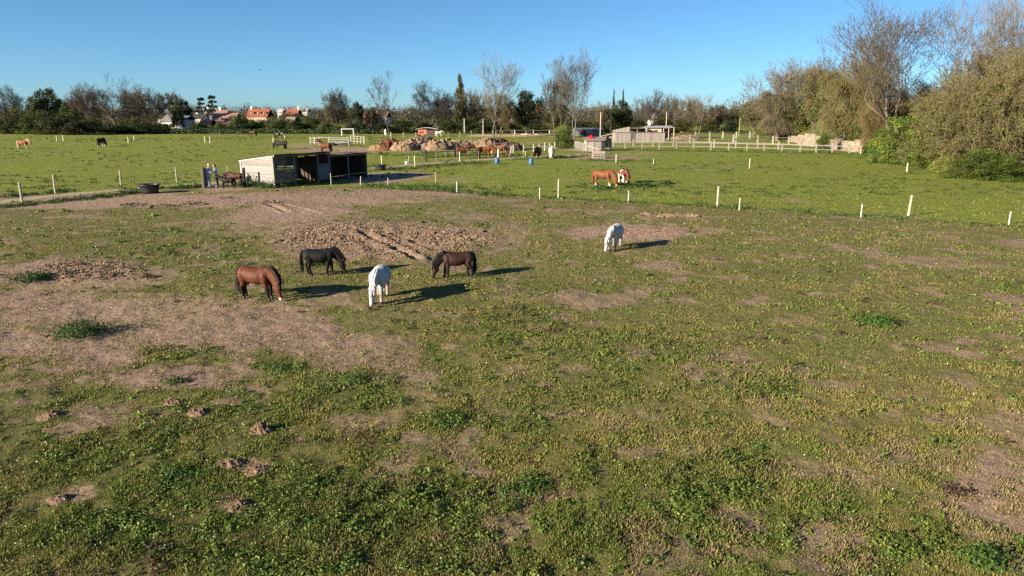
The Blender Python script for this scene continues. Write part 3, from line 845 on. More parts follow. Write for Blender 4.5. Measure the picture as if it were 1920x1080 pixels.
def coat(base, leg=None, leg_z=.36, sock=None, sock_z=.12, muzzle=None, belly=None, patches=None, patch_t=.5, seed=3, spots=None, face=None, hoof=(.05, .04, .035)):
    base = np.array(base)

    def fn(co):
        x, y, z = co[:, 0], co[:, 1], co[:, 2]
        n = fbm(x * 5 + 9, z * 5 + y * 3, seed, 3)
        c = base[None] * (.82 + .36 * n[:, None])
        legm = x < .70
        if belly is not None:
            k = sst(.66, .50, z) * (x < .5); c = c * (1 - k[:, None]) + np.array(belly) * k[:, None]
        if patches is not None:
            k = sst(patch_t - .03, patch_t + .03, fbm(x * 2.1 + seed, z * 1.5 + y * 2.2 + seed, seed, 2)); c = c * (1 - k[:, None]) + np.array(patches) * k[:, None]
        if spots is not None:
            k = sst(.68, .72, vn(x * 14, z * 14 + y * 11, seed + 1)) * .8; c = c * (1 - k[:, None]) + np.array(spots) * k[:, None]
        if leg is not None:
            k = sst(leg_z + .08, leg_z - .06, z) * legm; c = c * (1 - k[:, None]) + np.array(leg) * k[:, None]
        if sock is not None:
            k = sst(sock_z + .03, sock_z - .03, z) * legm; c = c * (1 - k[:, None]) + np.array(sock) * k[:, None]
        if muzzle is not None:
            k = sst(.16, .09, z) * (x > .74); c = c * (1 - k[:, None]) + np.array(muzzle) * k[:, None]
        if face is not None:
            k = (x > .80) * 1.0 * sst(.07, .03, np.abs(y)); c = c * (1 - k[:, None]) + np.array(face) * k[:, None]
        k = sst(.055, .045, z) * legm; c = c * (1 - k[:, None]) + np.array(hoof) * k[:, None]
        return c
    return fn


BLK = (.012, .011, .011); DKB = (.030, .016, .011); WHT = (.70, .68, .65)
D = PI / 180
GP = 'grazing ponies in the paddock'
horse('bay pony with black tail and white snip grazing at front left', 484, 559, -20 * D, .97, coat((.085, .028, .013), leg=(.016, .010, .008), leg_z=.40, sock=(.25, .22, .2), sock_z=.055, muzzle=(.55, .42, .35)), (.016, .011, .010), 'graze', -.15, GP, .013, (.02, .12, -.10, .03), 1.08)
horse('jet black pony grazing nose to the right behind the bay pony', 601, 516, 8 * D, .90, coat(BLK, leg=(.010, .009, .009)), (.014, .013, .013), 'graze', -.1, GP, .013, (.05, -.12, .02, .14), 1.12, 1.15)
horse('white pony grazing head on, with grey mane, in front of the black ponies', 713, 562, -91 * D, .97, coat((.41, .41, .41), leg=(.30, .22, .18), leg_z=.34, patches=(.29, .30, .32), patch_t=.55, muzzle=(.40, .36, .34), belly=(.46, .40, .36)), (.44, .44, .44), 'graze', -.12, GP, .013, (.03, .10, -.02, .06), 1.1)
horse('dark brown pony grazing nose to the left, right of the others', 858, 521, 190 * D, .89, coat((.034, .017, .012), leg=(.014, .011, .010), leg_z=.42), (.013, .010, .009), 'graze', .05, GP, .013, (.0, .10, -.05, .08), 1.12)
horse('white pony grazing beside the round bare patch', 1152, 467, -112 * D, .98, coat((.42, .41, .39), leg=(.20, .17, .155), leg_z=.30, muzzle=(.46, .42, .38)), (.44, .43, .41), 'graze', -.25, GP, .014, (.0, .10, -.06, .05), 1.05)
GF = 'horses grazing in the green field beyond the fence'
horse('chestnut pony with white legs grazing in the right field', 1130, 349, -28 * D, 1.20, coat((.165, .058, .027), leg=(.45, .33, .25), leg_z=.20, sock=(.5, .47, .42), sock_z=.16, muzzle=(.55, .35, .25)), (.15, .05, .022), 'graze', 0, GF, .017, (.02, .16, -.06, .06), 1.0)
horse('brown and white patched pony standing beside the chestnut pony', 1168, 343, -78 * D, 1.12, coat((.10, .035, .018), patches=(.50, .45, .40), patch_t=.62, seed=21, sock=(.66, .6, .55), sock_z=.2), (.05, .02, .012), 'graze', .15, GF, .017, (.0, .05, .0, .05), 1.05)
GL = 'horses in the left field'
horse('stocky chestnut horse with flaxen mane in the far left field', 44, 279, -4 * D, 1.38, coat((.21, .085, .036), leg=(.55, .40, .27), leg_z=.32, belly=(.45, .24, .12), sock=(.62, .5, .4)), (.45, .34, .22), 'low', -.15, GL, .022, (.0, .14, -.10, .05), 1.1, 1.1, name='horse', cat='horse')
horse('black horse with white feet seen end on in the far left field', 191, 275, 84 * D, 1.45, coat(BLK, sock=(.72, .7, .68), sock_z=.20), (.012, .011, .011), 'graze', .1, GL, .022, (.0, .05, .0, .03), 1.05, 1.15, name='horse', cat='horse')
horse('dark pony at the gate facing the two people', 428, 353, 182 * D, .80, coat((.022, .013, .010), leg=(.012, .01, .01)), (.012, .010, .010), 'level', .0, 'ponies at the gate', .016, (.0, .06, -.04, .05), 1.15)
horse('brown pony behind the dark pony at the gate', 444, 347, 172 * D, .93, coat((.075, .028, .015), leg=(.02, .013, .01)), (.016, .011, .010), 'low', .0, 'ponies at the gate', .016, (.0, .06, -.04, .05), 1.1)
GM = 'horses in the middle field'
horse('dark horse grazing nose to the left of a close pair', 526, 280, 170 * D, 1.30, coat((.030, .018, .013)), (.014, .011, .01), 'graze', 0, GM, .022, (.0, .12, -.06, .06), 1.0, name='horse', cat='horse')
horse('black brown horse at the right of a close pair', 535, 280, -70 * D, 1.32, coat((.022, .014, .011)), (.012, .01, .01), 'low', .2, GM, .022, (.0, .1, -.06, .06), 1.0, name='horse', cat='horse')
horse('reddish bay horse with raised head behind the stable roof', 611, 287, 165 * D, 1.42, coat((.115, .036, .016), leg=(.03, .015, .012), leg_z=.36, face=(.6, .5, .45)), (.018, .012, .011), 'up', .25, GM, .022, (.0, .08, -.06, .06), .95, name='horse', cat='horse')
horse('black and white horse far away near the hedge', 524, 260, 12 * D, 1.40, coat((.60, .58, .55), patches=(.02, .015, .014), patch_t=.47, seed=5), (.02, .015, .014), 'graze', 0, GM, .03, (.0, .1, -.06, .06), 1.0, name='horse', cat='horse')
horse('brown horse far away in front of the hedge', 475, 256, 170 * D, 1.40, coat((.06, .03, .02)), (.02, .015, .012), 'graze', 0, GM, .03, (.0, .1, -.06, .06), 1.0, name='horse', cat='horse')
horse('bay horse behind the dark rail fence, head up to the right', 868, 297, 6 * D, 1.42, coat((.095, .032, .015), leg=(.02, .012, .01), leg_z=.36), (.016, .011, .01), 'level', .1, GM, .022, (.0, .1, -.08, .06), .98, name='horse', cat='horse')
horse('chestnut horse behind the rail fence in front of the soil heap', 909, 296, -12 * D, 1.40, coat((.125, .042, .018), leg=(.04, .02, .014), leg_z=.32), (.05, .02, .012), 'low', .0, GM, .022, (.0, .1, -.08, .06), .98, name='horse', cat='horse')
horse('light chestnut horse nearest the white fence post by the soil heap', 936, 293, 14 * D, 1.40, coat((.24, .125, .06), leg=(.03, .02, .016), leg_z=.30), (.40, .24, .13), 'graze', .0, GM, .022, (.0, .1, -.08, .06), 1.0, name='horse', cat='horse')
horse('dark brown horse with white feet by the blue barrels', 1008, 297, -105 * D, 1.40, coat((.045, .020, .014), sock=(.6, .56, .52), sock_z=.13), (.02, .012, .01), 'graze', -.3, GM, .022, (.0, .1, -.04, .06), 1.05, name='horse', cat='horse')
horse('cream white horse seen from behind near the round bush', 1035, 297, 80 * D, 1.40, coat((.50, .45, .38), leg=(.44, .38, .3)), (.62, .55, .45), 'graze', .1, GM, .022, (.0, .05, -.03, .05), 1.0, name='horse', cat='horse')
horse('white horse far away below the dark hedge', 723, 254, -80 * D, 1.35, coat((.68, .66, .62)), (.6, .58, .55), 'level', .1, GM, .03, (.0, .05, -.03, .05), 1.0, name='horse', cat='horse')
horse('white horse beside the red hut', 823, 256, 10 * D, 1.30, coat((.66, .62, .56)), (.6, .56, .5), 'low', .1, GM, .03, (.0, .1, -.05, .05), 1.0, name='horse', cat='horse')


# ------------------------------------------------------------------ two people leaning over the gate
def person(label, px, py, heading, hgt, skin, hairc, top, sleeve, legs, shoes, lean, arms, cap=None):
    x, y = G(px, py)
    root = thing('person', label, 'person', (x, y, gz1(x, y)), heading)
    s = hgt / 1.72; root.scale = (s, s, s)
    L = lean                    # forward bend of the trunk
    def tz(p):                  # bend the trunk about the hips
        v = Vector(p)
        if v.z > .92:
            d = v.z - .92; a = L * min(d / .5, 1)
            return Vector((v.x + math.sin(a) * d, v.y, .92 + math.cos(a) * d))
        return v
    trunk = [((0, 0, .84), .16, .11), ((0, 0, .93), .165, .115), ((.01, 0, 1.08), .14, .10), ((.015, 0, 1.25), .165, .115), ((.0, 0, 1.38), .175, .10), ((-.005, 0, 1.44), .11, .07)]
    trunk = [(tz(p), w, h) for p, w, h in trunk]
    neck = [(tz((0, 0, 1.42)), .055, .055), (tz((.015, 0, 1.52)), .05, .05)]
    hc = tz((.03, 0, 1.60))
    nod = Vector((math.cos(-.5), 0, math.sin(-.5)))
    legs_p = {sd: [(0, sd * .09, .88), (.02, sd * .095, .66), (.03, sd * .095, .48), (0, sd * .095, .28), (-.01, sd * .095, .08)] for sd in (-1, 1)}
    LR = [.095, .08, .057, .056, .038]
    arm_p = {}
    for sd in (-1, 1):
        sh = tz((0, sd * .18, 1.38)); el = sh + Vector(arms[0]) * 1 + Vector((0, sd * .05, 0)); wr = el + Vector((arms[1][0], arms[1][1] - sd * .10, arms[1][2]))
        arm_p[sd] = (sh, el, wr)
    mb = MB()
    mb.loft(trunk, 14, lat=(0, 1, 0)); mb.loft(neck, 10, lat=(0, 1, 0))
    mb.loft([(hc + Vector((0, 0, -.115)) + nod * .02, .04, .045), (hc + Vector((0, 0, -.08)) + nod * .015, .058, .07), (hc + Vector((0, 0, -.02)), .072, .088), (hc + Vector((-.005, 0, .04)), .076, .095), (hc + Vector((-.01, 0, .09)), .06, .075), (hc + Vector((-.01, 0, .118)), .02, .03)], 14, lat=(0, 1, 0))
    mb.loft([(hc + Vector((.07, 0, .02)), .01, .01), (hc + Vector((.095, 0, -.02)), .014, .014), (hc + Vector((.085, 0, -.035)), .012, .01)], 8)        # nose
    mb.loft([(hc + Vector((.07, 0, -.068)), .026, .012), (hc + Vector((.086, 0, -.068)), .018, .008)], 8, lat=(0, 1, 0))          # mouth
    for sd in (-1, 1):
        mb.loft([(hc + Vector((-.01, sd * .07, -.005)), .02, .028), (hc + Vector((-.012, sd * .088, 0)), .012, .022)], 8)
        mb.tube(legs_p[sd], LR, 10)
        mb.loft([((-.06, sd * .095, .045), .035, .04), ((.0, sd * .095, .05), .042, .05), ((.09, sd * .10, .035), .045, .034), ((.15, sd * .10, .025), .035, .022)], 10, lat=(0, 1, 0))
        sh, el, wr = arm_p[sd]
        mb.tube([sh, sh.lerp(el, .5), el, el.lerp(wr, .5), wr], [.055, .047, .040, .035, .026], 10)
        d = (wr - el).normalized(); la = d.cross(Vector((0, 0, 1))).normalized(); palm = wr + d * .085
        mb.loft([(wr, .026, .02), (wr + d * .04, .038, .016), (palm, .040, .014)], 10, lat=la)
        for f, (off, ln) in enumerate(((-.030, .060), (-.010, .074), (.010, .070), (.030, .054))):
            b = palm + la * off - d * .008; dn = Vector((0, 0, -1))
            mb.tube([b, b + d * ln * .45 + dn * .004, b + d * ln * .8 + dn * .016, b + d * ln * .95 + dn * .028], [.0095, .009, .008, .007], 6)
        tb = wr + d * .03 + la * sd * -.034
        mb.tube([tb, tb + d * .03 + la * sd * -.022, tb + d * .058 + la * sd * -.03], [.012, .010, .008], 6)
    obj('body', fuse('body', mb, .0085, M_SKIN, lambda co: np.tile(skin, (len(co), 1)), 2), root)
    mj = MB(); g = .016
    mj.loft([(p, w + g, h + g) for p, w, h in trunk[0:1]] + [(p, w + g, h + g + .006) for p, w, h in trunk[1:]], 16, lat=(0, 1, 0))
    for sd in (-1, 1):
        sh, el, wr = arm_p[sd]
        mj.tube([sh + (sh - el).normalized() * .02, sh.lerp(el, .5), el, el.lerp(wr, .5), el.lerp(wr, .9)], [.070, .062, .056, .050, .042], 10)
    obj('jacket', fuse('jacket', mj, .014, M_CLOTH, lambda co: np.where((np.abs(co[:, 1]) > .19)[:, None], sleeve, top), 3), root)
    mt = MB()
    mt.loft([((0, 0, .80), .165, .12), ((0, 0, .90), .178, .128), ((0, 0, .95), .17, .12)], 14, lat=(0, 1, 0))
    for sd in (-1, 1):
        mt.tube(legs_p[sd], [.108, .094, .072, .07, .058], 10)
    obj('trousers', fuse('trousers', mt, .014, M_CLOTH, lambda co: np.tile(legs, (len(co), 1)), 3), root)
    for sd in (-1, 1):
        ms = MB(); ms.loft([((-.075, sd * .095, .04), .036, .045), ((-.02, sd * .095, .055), .052, .06), ((.08, sd * .10, .042), .055, .045), ((.16, sd * .10, .03), .045, .032), ((.175, sd * .10, .025), .02, .02)], 10, lat=(0, 1, 0), col=shoes)
        ms.build('shoe', M_CLOTH, root, True)
    mh = MB()
    mh.loft([(hc + Vector((-.055, 0, -.12)), .05, .04), (hc + Vector((-.05, 0, -.05)), .078, .065), (hc + Vector((-.035, 0, .03)), .088, .085), (hc + Vector((-.012, 0, .085)), .076, .092), (hc + Vector((-.005, 0, .125)), .03, .04)], 14, lat=(0, 1, 0), col=hairc)
    mh.build('hair', M_HAIR, root, True)
    for sd in (-1, 1):
        me_ = MB(); me_.lathe([(.001, -.008), (.007, -.005), (.009, 0), (.007, .005), (.001, .008)], 8, tuple(hc + Vector((.078, sd * .030, .005))), (.02, .015, .012)); me_.build('eye', M_PLASTIC, root, True)
    if cap:
        mc = MB(); mc.loft([(hc + Vector((-.01, 0, .045)), .088, .106), (hc + Vector((-.01, 0, .09)), .08, .095), (hc + Vector((-.01, 0, .135)), .035, .045)], 14, lat=(0, 1, 0), col=cap)
        mc.loft([(hc + Vector((.06, 0, .052)), .07, .008), (hc + Vector((.16, 0, .042)), .05, .006)], 12, lat=(0, 1, 0), col=cap)
        mc.build('cap', M_CLOTH, root, True)
    return root


person('person in pale denim and a light cap, left of two at the gate', 392, 352, -20 * D, 1.74, (.45, .28, .2), (.30, .22, .13), (.30, .40, .50), (.33, .43, .53), (.24, .34, .46), (.72, .66, .62), .22, ((.12, 0, -.24), (.24, 0, .02)), cap=(.48, .43, .30))
person('dark haired person in pale top and black trousers, right of two at the gate', 409, 351, 205 * D, 1.70, (.42, .26, .18), (.015, .012, .010), (.40, .46, .58), (.52, .56, .64), (.020, .022, .03), (.75, .72, .70), .16, ((.12, 0, -.24), (.23, 0, .03)))
# ------------------------------------------------------------------ trees: unit prototypes (height 1, width 1), built once, copied per tree
def bare_proto(seed, clear=.22, levels=6, kids=(2, 3), ang=(22, 44), ratio=.78, wob=.16, trop=.10, r0=.020, rmin=.0016, side=.7, droop=0.0, trunks=1, lean=0.0, first=None, leafy=None, fine=0):
    rg = random.Random(seed)
    tw = []                     # (pts, radii, level)

    def grow(p, d, L, r, lvl):
        n = 5 if lvl < 2 else 4 if lvl < 4 else 3
        pts = [p.copy()]; rr = [r]
        for i in range(n):
            t = trop if lvl < levels - 1 - (1 if droop else 0) else trop - droop
            d = (d + Vector((rg.gauss(0, wob), rg.gauss(0, wob), rg.gauss(0, wob * .7) + t))).normalized()
            p = p + d * (L / n); pts.append(p.copy()); rr.append(max(r * (1 - .42 * (i + 1) / n), rmin * .8))
        tw.append((pts, rr, lvl))
        if lvl >= levels: return
        k = rg.choice(kids)
        ax0 = rg.random() * 2 * PI
        for q in range(k):
            a = rad(rg.uniform(*ang)) * (.55 if q == 0 else 1)
            pv = d.orthogonal().normalized(); pv.rotate(Matrix.Rotation(ax0 + q * 2 * PI / k + rg.uniform(-.4, .4), 3, d))
            nd = (d * math.cos(a) + pv * math.sin(a)).normalized()
            grow(pts[-1], nd, L * ratio * rg.uniform(.8, 1.15), max(rr[-1] * (.86 if q == 0 else .68), rmin), lvl + 1)
        for i in range(1, n):
            if rg.random() < side * (.35 if lvl == 0 else 1) and (lvl > 0 or i >= n - 2):
                a = rad(rg.uniform(35, 65)); pv = d.orthogonal().normalized(); pv.rotate(Matrix.Rotation(rg.random() * 2 * PI, 3, d))
                nd = (d * math.cos(a) + pv * math.sin(a)).normalized()
                grow(pts[i], nd, L * ratio * rg.uniform(.55, .85), max(rr[i] * .5, rmin), min(lvl + 2, levels))
    for k in range(trunks):
        th = rg.random() * 6.28 if trunks == 1 else k * 2 * PI / trunks + .5
        d0 = Vector((math.cos(th) * lean, math.sin(th) * lean, 1)).normalized()
        grow(Vector((math.cos(th) * .02 * (trunks > 1), math.sin(th) * .02 * (trunks > 1), -.01)), d0, clear, r0, 0)
    allp = np.array([p for t in tw for p in t[0]])
    zmax = np.quantile(allp[:, 2], .998); wx = np.quantile(np.abs(allp[:, :2] - allp[:, :2].mean(0)), .985) * 2
    sx, sz = 1 / wx, 1 / zmax
    A = MB(); B = MB()
    tips = []
    for pts, rr, lvl in tw:
        P = [Vector((p.x * sx, p.y * sx, p.z * sz)) for p in pts]
        k = sx * .5 + sz * .5
        R = [r for r in rr]
        if lvl == 0: R[0] *= 1.5
        g = rg.uniform(.8, 1.2)
        if lvl <= 2: A.tube(P, R, 7 if lvl < 2 else 5, False, (g, g, g))
        else: B.tube(P, R, 4 if lvl < 4 else 3, False, (g, g, g))
        if lvl >= levels - 1: tips += P[1:]
    # finest spray: thin flat-sided shoots at the tips
    if fine:
        for t in tips:
            for _ in range(fine):
                d = Vector((rg.gauss(0, 1), rg.gauss(0, 1), rg.gauss(.5 - droop * 6, .7))).normalized() * rg.uniform(.012, .034)
                B.tube([t, t + d], [rmin * .8, rmin * .45], 3, False, (1, 1, 1))
    out = {'trunk': A.mesh('trunk', M_BARK, True), 'crown': B.mesh('crown', M_TWIG)}
    if leafy:
        n, size, colr, zlo, zhi = leafy
        rg2 = np.random.default_rng(seed)
        T = np.array(tips); T = T[(T[:, 2] > zlo) & (T[:, 2] < zhi)]
        P = T[rg2.integers(0, len(T), n)] + rg2.normal(0, .014, (n, 3))
        out['foliage'] = leaf_mesh('foliage', P, rg2.normal(0, 1, (n, 3)) + [0, 0, .4], size, np.array(colr)[None] * (.55 + .9 * rg2.random((n, 1))), rg2)
    return out


def leaf_mesh(name, P, nrm, size, col, rg):
    n = len(P)
    nrm = nrm / np.linalg.norm(nrm, axis=1)[:, None]
    t = np.cross(nrm, rg.normal(0, 1, (n, 3))); t /= np.linalg.norm(t, axis=1)[:, None]; b = np.cross(nrm, t)
    s = (size * (.6 + .8 * rg.random(n)))[:, None]
    V = np.stack([P - t * s * .6, P + b * s * .38 + nrm * s * .1, P + t * s * .6, P - b * s * .38 + nrm * s * .1], 1).reshape(-1, 3)
    return mesh_np(name, V, [np.arange(4 * n).reshape(-1, 4)], M_LEAF, np.repeat(col, 4, 0))


def crown_proto(seed, n=9000, clumps=70, leaf=.03, shape='dome', z0=.18, colr=(.05, .075, .02), tr=.03, var=.35, cr=(.07, .15)):
    rg = np.random.default_rng(seed)
    m = clumps
    d = rg.normal(0, 1, (m, 3)); d /= np.linalg.norm(d, axis=1)[:, None]
    q = (.30 + .70 * rg.random(m) ** .55)
    R = cr[0] + (cr[1] - cr[0]) * rg.random(m)
    if shape == 'dome':
        C = d * q[:, None] * np.array([.42, .42, (1 - z0) / 2 * .86]) + [0, 0, (1 + z0) / 2]
    elif shape == 'bush':
        d[:, 2] = np.abs(d[:, 2]); C = d * q[:, None] * np.array([.42, .42, .86]) + [0, 0, .02]
    elif shape == 'col':
        z = rg.random(m); w = np.sin(np.clip(z, .02, 1) ** .75 * PI * .93 + .12) * .40
        C = np.stack([d[:, 0] * w * q, d[:, 1] * w * q, z0 + z * (1 - z0) * .94], 1); R = R * .8
    elif shape == 'pine':       # umbrella layers
        z = rg.choice([.55, .68, .80, .92], m) + rg.normal(0, .02, m); w = np.interp(z, [.5, .7, .95], [.46, .40, .22])
        C = np.stack([d[:, 0] * w * q ** .6, d[:, 1] * w * q ** .6, z], 1)
    tone = 1 + var * rg.normal(0, 1, m)
    tone = np.clip(tone, .35, 1.9)
    idx = rg.integers(0, m, n)
    u = rg.normal(0, 1, (n, 3)); u /= np.linalg.norm(u, axis=1)[:, None]
    if shape == 'pine': sq = np.array([1, 1, .35])
    elif shape == 'col': sq = np.array([1, 1, 1.2])
    else: sq = np.array([1, 1, .85])
    P = C[idx] + u * (R[idx] * rg.random(n) ** .45)[:, None] * sq
    P[:, 2] = np.maximum(P[:, 2], .0)
    col = np.array(colr)[None] * (tone[idx] * (.55 + .9 * rg.random(n)))[:, None]
    hue = rg.normal(0, .12, m)[idx]; col = col * np.stack([1 + hue, np.ones(n), 1 - hue], 1)
    out = {}
    A = MB()
    rr = random.Random(seed)
    top = .9 if shape in ('pine', 'col') else .6
    if shape != 'bush':
        A.tube([(0, 0, -.01), (.01, 0, z0 * .6), (-.005, .01, (z0 + top) / 2), (0, 0, top)], [tr, tr * .75, tr * .5, tr * .2], 7)
    for k in range(0, m, 2):
        c = Vector(C[k]); zz = max(min(c.z * .55, top * .8), .0 if shape == 'bush' else z0 * .7)
        A.tube([(rr.uniform(-.02, .02), 0, zz), (c.x * .5, c.y * .5, (zz + c.z) / 2 - .01), tuple(c)], [tr * .34, tr * .22, tr * .08], 4, False)
    out['trunk' if shape != 'bush' else 'stems'] = A.mesh('trunk', M_BARK, True)
    out['crown' if shape != 'bush' else 'foliage'] = leaf_mesh('crown', P, u * 1.0 + rg.normal(0, .6, (n, 3)) + [0, 0, .25], leaf, col, rg)
    return out


def willow_proto(seed, n=9000, colr=(.135, .115, .068), strands=5):
    """weeping crown: arching limbs with long hanging shoots"""
    rg = random.Random(seed)
    A = MB(); B = MB()
    A.tube([(0, 0, -.02), (.01, .01, .18), (.0, .02, .34)], [.05, .036, .03], 8)
    for k in range(44):
        th = rg.random() * 2 * PI; rr_ = rg.uniform(.14, .40); zt = rg.uniform(.30, .97) - rr_ * .25
        p0 = Vector((0, .01, rg.uniform(.2, .34))); p1 = Vector((math.cos(th) * rr_ * .35, math.sin(th) * rr_ * .35, zt)); p2 = Vector((math.cos(th) * rr_ * 1.05, math.sin(th) * rr_ * 1.05, zt - .04))
        pts = [bez(p0, p1, p2, t / 6) for t in range(7)]
        A.tube(pts, list(np.interp(range(7), [0, 6], [.017, .005])), 5, False)
        for q in range(n // 44):
            t = rg.uniform(.35, 1); s = bez(p0, p1, p2, t); a = th + rg.gauss(0, .9); L = rg.uniform(.04, .20); o = rg.uniform(.03, .13)
            e = s + Vector((math.cos(a) * o, math.sin(a) * o, rg.uniform(-.01, .09)))
            e2 = e + Vector((math.cos(a) * o * .7 + rg.gauss(0, .02), math.sin(a) * o * .7 + rg.gauss(0, .02), -L * .38)); e3 = e2 + Vector((math.cos(a) * o * .4 + rg.gauss(0, .02), math.sin(a) * o * .4 + rg.gauss(0, .02), -L * .42))
            if e3.z < .02: continue
            g = rg.uniform(.6, 1.35); c = tuple(q_ * g for q_ in colr)
            B.tube([s, e, e2, e3], [.0020, .0017, .0013, .0009], 3, False, c)
    rg2 = np.random.default_rng(seed); T = np.array([p for i, p in enumerate(B.v) if i % 4 == 0]); P = T[rg2.integers(0, len(T), 9000)] + rg2.normal(0, .012, (9000, 3))
    fo = leaf_mesh('foliage', P, rg2.normal(0, 1, (9000, 3)) + [0, 0, .4], .016, np.array([[.105, .115, .036]]) * (.5 + 1.0 * rg2.random((9000, 1))), rg2)
    return {'trunk': A.mesh('trunk', M_BARK, True), 'crown': B.mesh('crown', M_TWIG), 'foliage': fo}


PR = {}
PR['ash'] = [bare_proto(s, clear=.20, levels=6, ang=(16, 36), ratio=.80, wob=.13, trop=.10, r0=.018, rmin=.0019, side=.62) for s in (3, 14)]
PR['fan'] = [bare_proto(s, clear=.16, levels=6, ang=(20, 42), ratio=.80, wob=.13, trop=.07, r0=.016, rmin=.0019, side=.66, fine=1, trunks=3, lean=.35) for s in (5,)]
PR['twin'] = [bare_proto(8, clear=.26, levels=6, ang=(14, 30), ratio=.80, wob=.12, trop=.14, r0=.018, rmin=.0019, side=.6, trunks=2, lean=.14)]
PR['slim'] = [bare_proto(11, clear=.32, levels=6, ang=(22, 44), ratio=.72, wob=.16, trop=.08, r0=.016, rmin=.0020, side=.68)]
PR['spread'] = [bare_proto(15, clear=.16, levels=6, ang=(26, 52), ratio=.80, wob=.2, trop=.035, r0=.024, rmin=.0015, side=.6)]
PR['bigoak'] = [bare_proto(s, clear=.20, levels=7, ang=(16, 36), ratio=.80, wob=.15, trop=.075, r0=.022, rmin=.0010, side=.30, trunks=3, lean=.22) for s in (21, 23)]
PR['budding'] = [bare_proto(s, clear=.10, levels=5, ang=(24, 48), ratio=.80, wob=.16, trop=.05, r0=.014, rmin=.0018, side=.75, trunks=3, lean=.4, fine=3, leafy=(9000, .018, (.110, .100, .038), .06, 1.2)) for s in (31, 32, 35)]
PR['hazel'] = [bare_proto(s, clear=.10, levels=5, ang=(20, 40), ratio=.82, wob=.14, trop=.06, r0=.012, rmin=.0018, side=.8, trunks=4, lean=.5, fine=5) for s in (41,)]
PR['thicket'] = [bare_proto(s, clear=.08, levels=6, ang=(24, 50), ratio=.80, wob=.2, trop=.03, r0=.012, rmin=.0010, side=.42, trunks=6, lean=.75, fine=2, leafy=(16000, .012, (.115, .120, .036), .03, 1.2)) for s in (81, 84)]
PR['dark'] = [crown_proto(s, 9000, 80, .030, 'dome', .14, (.034, .048, .017)) for s in (51, 52)]
PR['green'] = [crown_proto(s, 8000, 75, .028, 'dome', .10, (.072, .094, .026), var=.3) for s in (55, 56)]
PR['poplar'] = [crown_proto(58, 7000, 90, .030, 'col', .08, (.085, .088, .028), cr=(.07, .13))]
PR['pine'] = [crown_proto(60, 5200, 46, .030, 'pine', .4, (.022, .034, .018), cr=(.06, .12))]
PR['bush'] = [crown_proto(s, 9000, 80, .030, 'bush', 0, (.060, .082, .022), cr=(.10, .2)) for s in (63, 64)]
PR['bright'] = [crown_proto(s, 22000, 120, .018, 'bush', 0, (.100, .135, .022), cr=(.07, .17), var=.3) for s in (66, 67)]
PR['willow'] = [willow_proto(71), willow_proto(72, 9000, (.125, .120, .060))]


def tree(kind, px, Y, top, w, label, cat='tree', color=(1, 1, 1), bark=None, v=0, rz=None, name=None, group=None, base=0.0, depth=None):
    """kind of prototype, survey bearing px, distance Y, survey height of its top, apparent width"""
    pr = PR[kind][v % len(PR[kind])]
    x = XT(px, 215, Y); h = ZT(Y, top) - base; ww = w * MPP(Y)
    nm = name or {'bush': 'bush', 'bright': 'bush', 'willow': 'willow_tree', 'pine': 'pine_tree', 'poplar': 'poplar_tree', 'dark': 'evergreen_tree', 'green': 'leafy_tree'}.get(kind, 'bare_tree')
    root = thing(nm, label, cat, (x, Y, base - .1), rz if rz is not None else random.random() * 6.28, group)
    root.scale = (ww, depth or min(ww, 14), h)
    if depth is None: root.scale = (ww, ww, h)
    for n_, me in pr.items():
        o = obj(n_, me, root)
        bk = tuple(q * .72 for q in (bark or (.19, .16, .125)))
        if kind in ('hazel', 'budding'): bk = tuple(.5 * a_ + .5 * b_ for a_, b_ in zip(bk, (.115, .105, .078)))
        if kind in ('ash', 'twin', 'slim', 'fan', 'bigoak'): bk = tuple(q * .82 for q in bk)
        if n_ in ('trunk', 'stems'): b = bk
        elif n_ == 'crown' and kind in ('ash', 'fan', 'twin', 'slim', 'spread', 'bigoak', 'budding', 'hazel', 'thicket'): b = tuple(q * .80 for q in bk)
        else: b = color
        o.color = (*b, 1)
    return root


TREES = 'trees along the far edge of the fields'
GREY = (.20, .175, .145); FAWN = (.23, .175, .12); WARM = (.20, .125, .072); PALE = (.27, .235, .19)
# ---- left horizon
tree('fan', 22, 232, 160, 62, 'pale bare tree at the left edge of the photo', color=GREY, bark=(.22, .19, .17), group=TREES)
tree('dark', 90, 222, 163, 74, 'tall domed dark evergreen left of the big bare spreading tree', color=(1.0, 1.05, .9), group=TREES)
tree('dark', 140, 214, 181, 50, 'lower rounded dark green tree right of the domed evergreen', color=(1.05, 1.1, .9), v=1, group=TREES)
tree('spread', 217, 206, 137, 125, 'big bare spreading tree with forked trunk on the left horizon', bark=(.20, .165, .115), group=TREES)
tree('hazel', 175, 208, 158, 70, 'fawn twiggy thicket at the left foot of the big spreading tree', 'tree', bark=FAWN, group=TREES)
tree('hazel', 246, 212, 163, 60, 'brown twiggy thicket at the right foot of the big spreading tree', 'tree', bark=(.20, .15, .10), group=TREES)
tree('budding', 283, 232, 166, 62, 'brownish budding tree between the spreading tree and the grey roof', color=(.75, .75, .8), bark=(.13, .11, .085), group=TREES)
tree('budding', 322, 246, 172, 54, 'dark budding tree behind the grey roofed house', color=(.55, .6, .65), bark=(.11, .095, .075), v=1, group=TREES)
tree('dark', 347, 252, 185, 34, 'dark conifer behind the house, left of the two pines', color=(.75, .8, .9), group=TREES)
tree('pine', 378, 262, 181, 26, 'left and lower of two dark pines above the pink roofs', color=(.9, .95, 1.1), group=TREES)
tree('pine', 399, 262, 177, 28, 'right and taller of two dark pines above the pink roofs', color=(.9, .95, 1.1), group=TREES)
tree('green', 330, 222, 193, 30, 'light yellowish green tree in front of the grey roof', color=(1.5, 1.35, .9), group=TREES)
